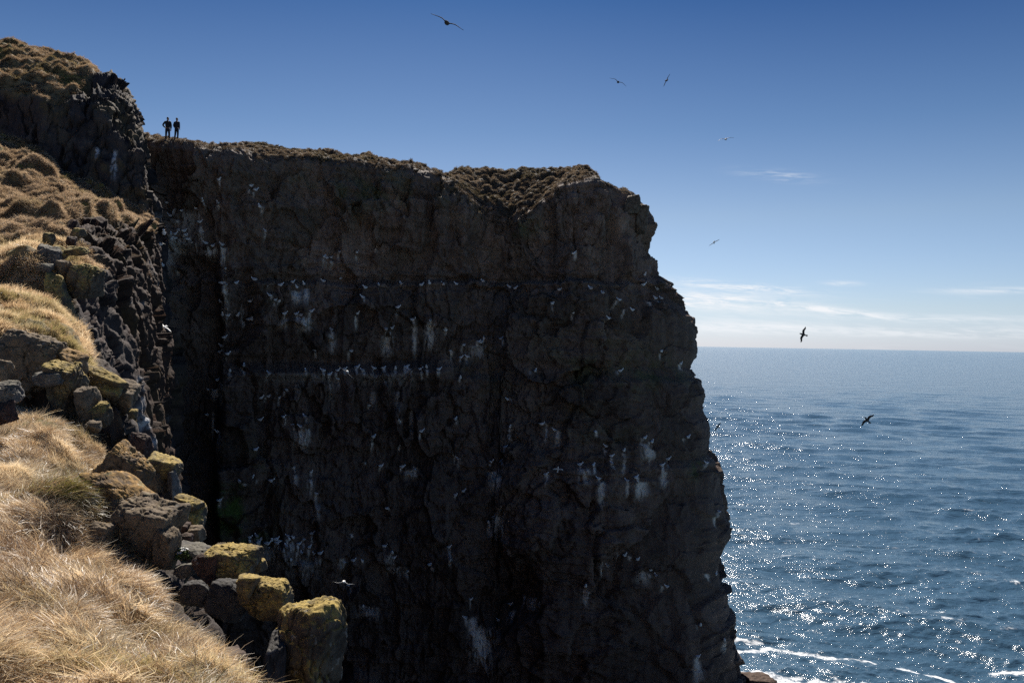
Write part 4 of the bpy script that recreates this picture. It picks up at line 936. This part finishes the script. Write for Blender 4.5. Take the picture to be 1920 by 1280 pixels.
# ------------------------------------------------------------------ birds
M_WHITE = simple('white_feathers', (0.92, 0.90, 0.86), .8, .1, var=.03); M_MANTLE = simple('grey_feathers', (0.62, 0.62, 0.61), .8, .1); M_DARKF = simple('dark_feathers', (0.04, 0.037, 0.037), .9, .05)
M_TIP = simple('black_wingtip', (0.02, 0.02, 0.02), .6); M_BILL = simple('yellow_bill', (0.40, 0.30, 0.05), .5); M_DOWN = simple('brown_grey_feathers', (0.09, 0.085, 0.08), .9, .05)
def lathe_y(bm, prof, mat=0, seg=10, flat=1.0, z=0):
    """body of revolution along y: prof = (y, radius, zoffset)"""
    rings = []
    for y, r, dz in prof:
        rings.append([bm.verts.new((r * math.cos(a), y, z + dz + r * flat * math.sin(a))) for a in [2 * math.pi * q / seg for q in range(seg)]])
    for a, b in zip(rings[:-1], rings[1:]):
        for q in range(seg):
            f = bm.faces.new((a[q], a[(q + 1) % seg], b[(q + 1) % seg], b[q])); f.material_index = mat
    for rg in (rings[0], rings[-1]):
        f = bm.faces.new(rg); f.material_index = mat
    return rings
def wing_mesh(side, span, arch, mats, sweep=0.06, chord=0.16):
    """one wing: arched, swept, tapering, with real thickness"""
    bm = bmesh.new(); secs = []
    st = np.linspace(0, 1, 9)
    for s in st:
        x = side * (0.035 + (span - 0.035) * s)
        zc = arch[0] * math.sin(min(s / .45, 1) * math.pi / 2) + (arch[1] - arch[0]) * sstep(s, .35, 1.0)
        yl = 0.065 + 0.05 * math.sin(math.pi * min(s / .75, 1)) - sweep * 2.2 * max(0, s - .5)
        ch = chord * (1 - 0.25 * s) * (1 - s ** 5 * 0.85)
        th = 0.018 * (1 - .8 * s) + .003
        secs.append([bm.verts.new((x, yl, zc)), bm.verts.new((x, yl - ch * .35, zc + th)), bm.verts.new((x, yl - ch, zc - .004)), bm.verts.new((x, yl - ch * .35, zc - th * .6))])
    for n_, (a, b) in enumerate(zip(secs[:-1], secs[1:])):
        for q in range(4):
            f = bm.faces.new((a[q], a[(q + 1) % 4], b[(q + 1) % 4], b[q])); f.material_index = 1 if n_ >= 6 else 0
    bm.faces.new(secs[0]); f = bm.faces.new(secs[-1]); f.material_index = 1
    bmesh.ops.recalc_face_normals(bm, faces=bm.faces)
    return bm_mesh('wing', bm, mats)
def flying_bird(pos, right, fwd, label, white=True, span=0.52, arch=(0.05, 0.02), scale=1.0):
    """body > head bill, wings, tail; right = direction of its right wing, fwd = where it flies"""
    body_m = M_WHITE if white else M_DOWN
    root = empty('seabird', pos); tag(root, label, 'seabird', 'seabirds on the wing')
    rr = Vector(right).normalized(); ff = Vector(fwd); ff = (ff - rr * ff.dot(rr)).normalized(); uu = rr.cross(ff)
    root.matrix_world = Matrix.Translation(pos) @ Matrix((rr, ff, uu)).transposed().to_4x4() @ Matrix.Scale(scale, 4)
    bm = bmesh.new()
    lathe_y(bm, [(-.20, .012, .01), (-.14, .040, .005), (-.05, .066, -.005), (.04, .068, -.006), (.11, .052, .002), (.145, .040, .012), (.175, .043, .018), (.205, .036, .018), (.225, .015, .014)], seg=12, flat=.9)
    bmesh.ops.recalc_face_normals(bm, faces=bm.faces)
    link('body', bm_mesh('body', bm, body_m), root)
    for s in (1, -1): link('wing', wing_mesh(s, span, arch, [M_MANTLE if white else M_DARKF, M_TIP if white else M_DARKF]), root)
    bm = bmesh.new()
    T_ = [(-.03, -.15, .012), (.03, -.15, .012), (.062, -.265, .012), (0, -.285, .014), (-.062, -.265, .012)]
    up_ = [bm.verts.new(q) for q in T_]; dn_ = [bm.verts.new((x, y, z - .008)) for x, y, z in T_]
    bm.faces.new(up_); bm.faces.new(dn_[::-1])
    for q in range(5): bm.faces.new((up_[q], dn_[q], dn_[(q + 1) % 5], up_[(q + 1) % 5]))
    bmesh.ops.recalc_face_normals(bm, faces=bm.faces)
    link('tail', bm_mesh('tail', bm, body_m, False), root)
    bm = bmesh.new(); lathe_y(bm, [(.215, .012, .012), (.245, .009, .009), (.262, .003, .003)], seg=6)
    link('bill', bm_mesh('bill', bm, M_BILL), root)
    return root
def img_dir(a, b, Y, dy=0.0):
    """direction from image point a to b at depth Y, tipped dy metres per metre away"""
    d = V(*b, Y) - V(*a, Y); d.y += dy * d.length; return d
toward = Vector((0, -1, 0)); away = Vector((0, 1, 0))
FLY = [
 ((838, 43), 22.5, (868, 57), (809, 27), away * 1 + Vector((.0, 0, .25)), 'large dark seabird gliding high over the middle of the cliff, biggest of all', False, (.06, .02), 1.0),
 ((1159, 154), 44, (1172, 162), (1146, 149), away + Vector((.1, 0, .2)), 'dark seabird gliding left of the small tilted bird in the upper sky', False, (.07, -.02), 1.0),
 ((1250, 151), 58, (1255, 141), (1245, 161), Vector((-.25, .95, .1)), 'small steeply tilted dark bird right of the gliding pair in the upper sky', False, (.01, .01), 1.0),
 ((1361, 261), 50, (1375, 258), (1347, 263), away + Vector((0, 0, .1)), 'pale bellied seabird seen end on with level wings, in the middle sky', True, (.06, -.01), 1.0),
 ((1339, 454), 52, (1349, 447), (1329, 459), Vector((-.5, -.8, .1)), 'small white seabird in the pale sky right of the cliff shoulder', True, (.05, .03), .8),
 ((1506, 627), 52, (1511, 612), (1502, 642), Vector((-.9, .0, .5)), 'black silhouette seabird with spread wings just above the horizon', False, (-.01, -.05), 1.05),
 ((1626, 787), 48, (1638, 777), (1614, 798), Vector((-.8, .1, .55)), 'brown seabird with lit wing edges flying over the open water', False, (.02, .02), 1.0),
 ((1346, 800), 58, (1354, 789), (1340, 809), Vector((-.6, .7, .1)), 'thin winged seabird low over the water beside the cliff', False, (.03, .02), .75),
 ((307, 613), 40, (303, 603), (327, 623), Vector((-.6, -.9, .1)), 'white seabird with a bent wing in front of the dark gully', True, (.10, .02), 1.0),
 ((651, 697), 37, (661, 705), (641, 688), Vector((-.5, -.5, .6)), 'sunlit cream seabird in front of the rubble ledge', True, (.05, .05), .95),
 ((645, 1090), 32, (654, 1091), (636, 1089), Vector((-.3, -.8, .3)), 'brilliant white seabird in full sun low in front of the dark cliff', True, (.08, .05), .9),
 ((1046, 879), 55, (1053, 879), (1040, 878), Vector((-.6, -.2, .5)), 'pale seabird banking in the shade near the guano fringe', True, (.10, .08), .95),
]
for (c, Y, rt, lf, fw, lab, wh, ar, sc) in FLY:
    flying_bird(V(*c, Y), img_dir(lf, rt, Y), fw, lab, wh, arch=ar, scale=sc)

# kittiwakes on the wall: one modelled, copied to every ledge
def kittiwake_meshes():
    out = []
    for pose in range(3):
        bm = bmesh.new()
        up = (0.0, 0.5, 1.0)[pose]
        lathe_y(bm, [(-.17, .012, .02), (-.11, .045, .0), (-.02, .078, -.01), (.06, .084, -.012 + .01 * up), (.12, .055, .02 + .03 * up), (.135, .036, .055 + .03 * up), (.155, .052, .09 + .03 * up), (.18, .044, .098 + .03 * up), (.205, .010, .092 + .03 * up)], seg=10, flat=1.0, z=.11)
        bmesh.ops.recalc_face_normals(bm, faces=bm.faces)
        body = bm_mesh('kittiwake', bm, [M_WHITE])
        wings = []
        for s in (1, -1):
            bm = bmesh.new()
            path = [(.08, .074, .115, .010), (.02, .082, .118, .014), (-.06, .070, .125, .013), (-.14, .045, .120, .009), (-.24, .018, .115, .004)]
            rings = [[bm.verts.new((s * (x + t), y, z + h)) for t, h in ((-.004, .038 * k_), (t_, .0), (-.004, -.030 * k_))] for (y, x, z, t_), k_ in zip(path, (.7, 1, .9, .6, .2))]
            for n_, (a, b) in enumerate(zip(rings[:-1], rings[1:])):
                for q in range(3):
                    f = bm.faces.new((a[q], a[(q + 1) % 3], b[(q + 1) % 3], b[q])); f.material_index = 1 if n_ == 3 else 0
            bm.faces.new(rings[0]); bm.faces.new(rings[-1]); bmesh.ops.recalc_face_normals(bm, faces=bm.faces)
            wings.append(bm_mesh('wing', bm, [M_MANTLE, M_TIP]))
        out.append((body, wings))
    return out
KIT = kittiwake_meshes()
M_NEST = simple('nest_mud', (0.07, 0.06, 0.045), .9)
ZONES = [  # (x0, y0, x1, y1), where
 ((1000, 300, 1060, 335), 'on the grassy rim of the bowl at the cliff top'),
 ((295, 330, 395, 425), 'on the wall under the two people'),
 ((396, 330, 520, 440), 'high on the wall right of the two people'),
 ((295, 426, 360, 500), 'in the crowded nook at the top of the dark gully'),
 ((361, 440, 430, 512), 'on the pale brackets at the right lip of the gully'),
 ((400, 513, 460, 545), 'above the streaked corner where the long ledge starts'),
 ((461, 515, 600, 545), 'on the left part of the long upper ledge'),
 ((600, 450, 720, 490), 'on the small nests above the long upper ledge'),
 ((600, 515, 800, 545), 'on the middle part of the long upper ledge'),
 ((800, 515, 1000, 545), 'on the right part of the long upper ledge'),
 ((1000, 460, 1150, 555), 'under the buttress at the end of the long upper ledge'),
 ((1150, 500, 1250, 580), 'on the sloping shoulder of the headland'),
 ((400, 546, 480, 600), 'on the streaked corner just below the long ledge'),
 ((480, 546, 600, 600), 'on white stained brackets below the left of the long ledge'),
 ((600, 546, 800, 610), 'on scattered nests between the two ledges'),
 ((600, 611, 760, 665), 'above the twin white columns between the ledges'),
 ((590, 640, 660, 665), 'above the rubble ledge'),
 ((800, 560, 960, 665), 'by the white speckled hollow below the long ledge'),
 ((1000, 560, 1160, 610), 'on the broken slope under the buttress'),
 ((400, 611, 440, 670), 'on the white stripe of the gully edge'),
 ((430, 670, 610, 705), 'on the left end of the lower rubble ledge'),
 ((611, 670, 800, 705), 'on the right end of the lower rubble ledge'),
 ((380, 706, 430, 740), 'beside the white splash at the gully edge'),
 ((480, 720, 700, 760), 'on the columns under the rubble ledge'),
 ((840, 640, 1010, 760), 'on the mossy band in the middle of the cliff'),
 ((1150, 640, 1300, 700), 'on the outer corner of the headland'),
 ((380, 770, 420, 820), 'on the white streaks low on the gully edge'),
 ((470, 770, 600, 850), 'on the fan of nests below the columns'),
 ((680, 770, 800, 900), 'on the bare wall below the columns'),
 ((400, 860, 600, 950), 'around the green moss patch'),
 ((700, 940, 740, 960), 'alone on the dark lower wall'),
 ((840, 770, 1060, 830), 'on short streaks in the middle of the cliff'),
 ((840, 831, 1030, 930), 'around the white cluster in the middle of the lower cliff'),
 ((1080, 800, 1300, 910), 'along the hanging white fringe of the lower cliff'),
 ((900, 940, 950, 990), 'on the tall white column of the lower cliff'),
 ((455, 990, 610, 1050), 'in the dense colony above the yellow boulders'),
 ((611, 1000, 790, 1140), 'on nests right of the dense colony'),
 ((800, 1010, 850, 1060), 'by a small white patch on the lower cliff'),
 ((860, 1110, 1010, 1210), 'around the big white splash near the foot of the cliff'),
 ((1090, 1030, 1260, 1100), 'on the low streaks of the outer cliff'),
 ((1290, 840, 1360, 1240), 'down the outer edge of the cliff above the sea'),
]
ORD = ['leftmost', 'second from left', 'third from left', 'fourth from left', 'fifth from left', 'sixth from left', 'seventh from left', 'eighth from left', 'ninth from left', 'tenth from left', 'eleventh from left', 'twelfth from left', 'thirteenth from left', 'fourteenth from left', 'fifteenth from left', 'sixteenth from left', 'seventeenth from left', 'eighteenth from left'] + [w + ' from left' for w in ('nineteenth', 'twentieth', 'twenty-first', 'twenty-second', 'twenty-third', 'twenty-fourth', 'twenty-fifth', 'twenty-sixth', 'twenty-seventh', 'twenty-eighth', 'twenty-ninth', 'thirtieth')]
groups = {}
for b in sorted(set(PERCHED)):
    for zi, ((x0, y0, x1, y1), w) in enumerate(ZONES):
        if x0 <= b[0] <= x1 and y0 <= b[1] <= y1:
            groups.setdefault(zi, []).append(b); break
    else:
        zi = min(range(len(ZONES)), key=lambda q: (((ZONES[q][0][0] + ZONES[q][0][2]) / 2 - b[0]) ** 2 + ((ZONES[q][0][1] + ZONES[q][0][3]) / 2 - b[1]) ** 2))
        groups.setdefault(zi, []).append(b)
kr = random.Random(4)
for zi, lst in groups.items():
    lst.sort()
    for q, (bx, by) in enumerate(lst):
        h = hit(bx, by + 2 + kr.uniform(-2, 2.5))
        if h is None: h = hit(bx - 6, by + 6)
        if h is None: continue
        pose = kr.randrange(3)
        body, wings = KIT[pose]
        o = link('kittiwake', body)
        face = kr.choice([-70, -40, 30, 60, 180, 110, -110]) + kr.uniform(-20, 20)
        nn = h[1]; nn = nn if nn.y < 0 else -nn
        hn = Vector((nn.x, nn.y, 0)); hn = hn.normalized() if hn.length > .1 else Vector((0, -1, 0))
        o.location = h[0] + hn * 0.10 + Vector((0, 0, -.06)); o.rotation_euler = (0, 0, R(face)); s = kr.uniform(1.15, 1.35); o.scale = (s, s, s)
        for wm in wings: link('wing', wm, o)
        pre = ORD[q] + ' white gull ' if len(lst) > 1 else 'lone white gull '
        tag(o, pre + ZONES[zi][1], 'gull', 'gulls nesting on the cliff')

# ------------------------------------------------------------------ two people on the far cliff top
def skin_mesh(name, verts, edges, radii, mat, levels=2):
    me = bpy.data.meshes.new(name); me.from_pydata(verts, edges, [])
    ob = bpy.data.objects.new(name, me); COL.objects.link(ob)
    sk = ob.modifiers.new('skin', 'SKIN'); sk.use_smooth_shade = True
    for v, r in zip(me.skin_vertices[0].data, radii):
        v.radius = r if hasattr(r, '__len__') else (r, r); v.use_root = False
    me.skin_vertices[0].data[0].use_root = True
    sb = ob.modifiers.new('sub', 'SUBSURF'); sb.levels = levels; sb.render_levels = levels
    dg = bpy.context.evaluated_depsgraph_get()
    m2 = bpy.data.meshes.new_from_object(ob.evaluated_get(dg)); m2.name = name
    bpy.data.objects.remove(ob); bpy.data.meshes.remove(me)
    m2.materials.clear(); m2.materials.append(mat); m2.shade_smooth()
    return m2
M_SKIN = simple('skin', (0.42, 0.27, 0.20), .55); M_HAIR = simple('brown_hair', (0.04, 0.028, 0.02), .6); M_JK1 = simple('black_jacket', (0.022, 0.022, 0.026), .7)
M_JK2 = simple('dark_parka', (0.03, 0.028, 0.034), .7); M_TR = simple('navy_trousers', (0.018, 0.022, 0.035), .8); M_BOOT = simple('boots', (0.03, 0.022, 0.016), .6); M_CAP = simple('knit_cap', (0.05, 0.04, 0.05), .9)
def person(pos, H, legs, arms, jacket, hem, cap, label, yaw):
    k = H / 1.78
    root = empty('person', pos); root.rotation_euler = (0, 0, yaw); tag(root, label, 'person', 'people standing on the cliff top')
    S = lambda pts: [(x * k, y * k, z * k) for x, y, z in pts]
    lx, rx = legs
    # body: one continuous figure (pelvis, spine, neck, head, limbs, five-fingered hands)
    v = [(0, 0, .96), (0, 0, 1.14), (0, -.01, 1.36), (0, 0, 1.50), (0, -.005, 1.57), (0, -.015, 1.65), (0, -.01, 1.72), (0, 0, 1.765)]
    r = [(.15, .11), (.14, .10), (.17, .11), (.055, .055), (.065, .075), (.078, .095), (.074, .09), (.04, .05)]
    e = [(0, 1), (1, 2), (2, 3), (3, 4), (4, 5), (5, 6), (6, 7)]
    v.append((0, -.115, 1.635)); r.append((.012, .016)); e.append((5, 8))      # nose
    for s in (-1, 1): v.append((s * .085, .005, 1.645)); r.append((.014, .02)); e.append((5, len(v) - 1))   # ears
    for s, ax in ((-1, lx), (1, rx)):
        b = len(v)
        v += [(s * .09, 0, .90), (s * .09 + (ax - s * .09) * .5, -.015, .50), (ax, .02, .09), (ax + s * .02, -.14, .04)]
        r += [.092, .062, .045, (.04, .03)]
        e += [(0, b), (b, b + 1), (b + 1, b + 2), (b + 2, b + 3)]
    for s, (el, wr) in zip((-1, 1), arms):
        b = len(v)
        v += [(s * .18, 0, 1.42), el, wr]; r += [.062, .046, .034]; e += [(2, b), (b, b + 1), (b + 1, b + 2)]
        d = Vector(wr) - Vector(el); d.normalize(); palm = Vector(wr) + d * .07
        v.append(tuple(palm)); r.append((.036, .02)); e.append((b + 2, b + 3))
        side = d.cross(Vector((0, 1, 0))).normalized()
        for f in range(4):
            base = palm + side * (-.027 + .018 * f) + d * .01; ln_ = (.055, .068, .064, .048)[f]
            v += [tuple(base + d * ln_ * .5 + Vector((0, -.008, 0))), tuple(base + d * ln_ + Vector((0, -.025, 0)))]; r += [.0095, .008]
            e += [(b + 3, len(v) - 2), (len(v) - 2, len(v) - 1)]
        th = Vector(wr) + d * .03 - side * .035
        v += [tuple(th), tuple(th + d * .035 - side * .012 + Vector((0, -.02, 0)))]; r += [.011, .009]; e += [(b + 2, len(v) - 2), (len(v) - 2, len(v) - 1)]
    kr_ = [(a[0] * k, a[1] * k) if hasattr(a, '__len__') else a * k for a in r]
    link('body', skin_mesh('body', S(v), e, kr_, M_SKIN), root)
    # jacket
    v = [(0, 0, hem), (0, 0, 1.10), (0, -.01, 1.34), (0, 0, 1.46), (0, 0, 1.51)]; r = [(.185, .14), (.165, .13), (.20, .135), (.10, .09), (.075, .075)]; e = [(0, 1), (1, 2), (2, 3), (3, 4)]
    for s, (el, wr) in zip((-1, 1), arms):
        b = len(v); v += [(s * .19, 0, 1.415), el, tuple(Vector(el).lerp(Vector(wr), .95))]; r += [.082, .068, .055]; e += [(2, b), (b, b + 1), (b + 1, b + 2)]
    link('jacket', skin_mesh('jacket', S(v), e, [(a[0] * k, a[1] * k) if hasattr(a, '__len__') else a * k for a in r], jacket), root)
    # trousers
    v = [(0, 0, 1.0), (0, 0, .90)]; r = [(.165, .12), (.16, .12)]; e = [(0, 1)]
    for s, ax in ((-1, lx), (1, rx)):
        b = len(v); v += [(s * .092, 0, .82), (s * .09 + (ax - s * .09) * .5, -.015, .50), (ax, .02, .09)]; r += [.095, .074, .058]; e += [(1, b), (b, b + 1), (b + 1, b + 2)]
    link('trousers', skin_mesh('trousers', S(v), e, [(a[0] * k, a[1] * k) if hasattr(a, '__len__') else a * k for a in r], M_TR), root)
    for s, ax in ((-1, lx), (1, rx)):
        link('boot', skin_mesh('boot', S([(ax, .045, .05), (ax + s * .01, -.06, .05), (ax + s * .025, -.16, .035)]), [(0, 1), (1, 2)], [.055 * k, .055 * k, (.048 * k, .035 * k)], M_BOOT, 1), root)
    if cap: link('knit_cap', skin_mesh('knit_cap', S([(0, .01, 1.69), (0, .012, 1.74), (0, .01, 1.79)]), [(0, 1), (1, 2)], [(.098 * k, .108 * k), (.092 * k, .10 * k), (.04 * k, .045 * k)], M_CAP), root)
    else: link('hair', skin_mesh('hair', S([(0, .035, 1.64), (0, .02, 1.73), (0, .01, 1.775)]), [(0, 1), (1, 2)], [(.082 * k, .075 * k), (.084 * k, .095 * k), (.045 * k, .055 * k)], M_HAIR), root)
    for s in (-1, 1): link('eye', skin_mesh('eye', S([(s * .032, -.098, 1.655), (s * .032, -.104, 1.655)]), [(0, 1)], [.011 * k, .008 * k], M_WHITE, 1), root)
    return root
def stand(px):
    c = int(np.argmin(np.abs(proj(F[-1])[0] - px) + 1e3 * (su > L_face)))
    q = PL[5, c]
    h = BV_CLIFF.ray_cast(Vector((q[0], q[1], 60)), Vector((0, 0, -1)))
    return (h[0] if h[0] is not None else Vector(q.tolist())) + Vector((0, 0, -.02))
g1, g2 = stand(302), stand(323)
person(g1, 1.80, (-.13, .12), [((-.24, .03, 1.14), (-.20, -.08, .93)), ((.34, .03, 1.17), (.18, -.05, 1.00))], M_JK1, .92, False, 'taller person in a black jacket with one hand on the hip, on the cliff top', R(190))
person(g2, 1.66, (-.10, .16), [((-.235, .05, 1.14), (-.16, -.12, .97)), ((.24, .05, 1.14), (.17, -.12, .97))], M_JK2, .84, True, 'shorter person in a dark hip length parka and cap, on the cliff top', R(172))
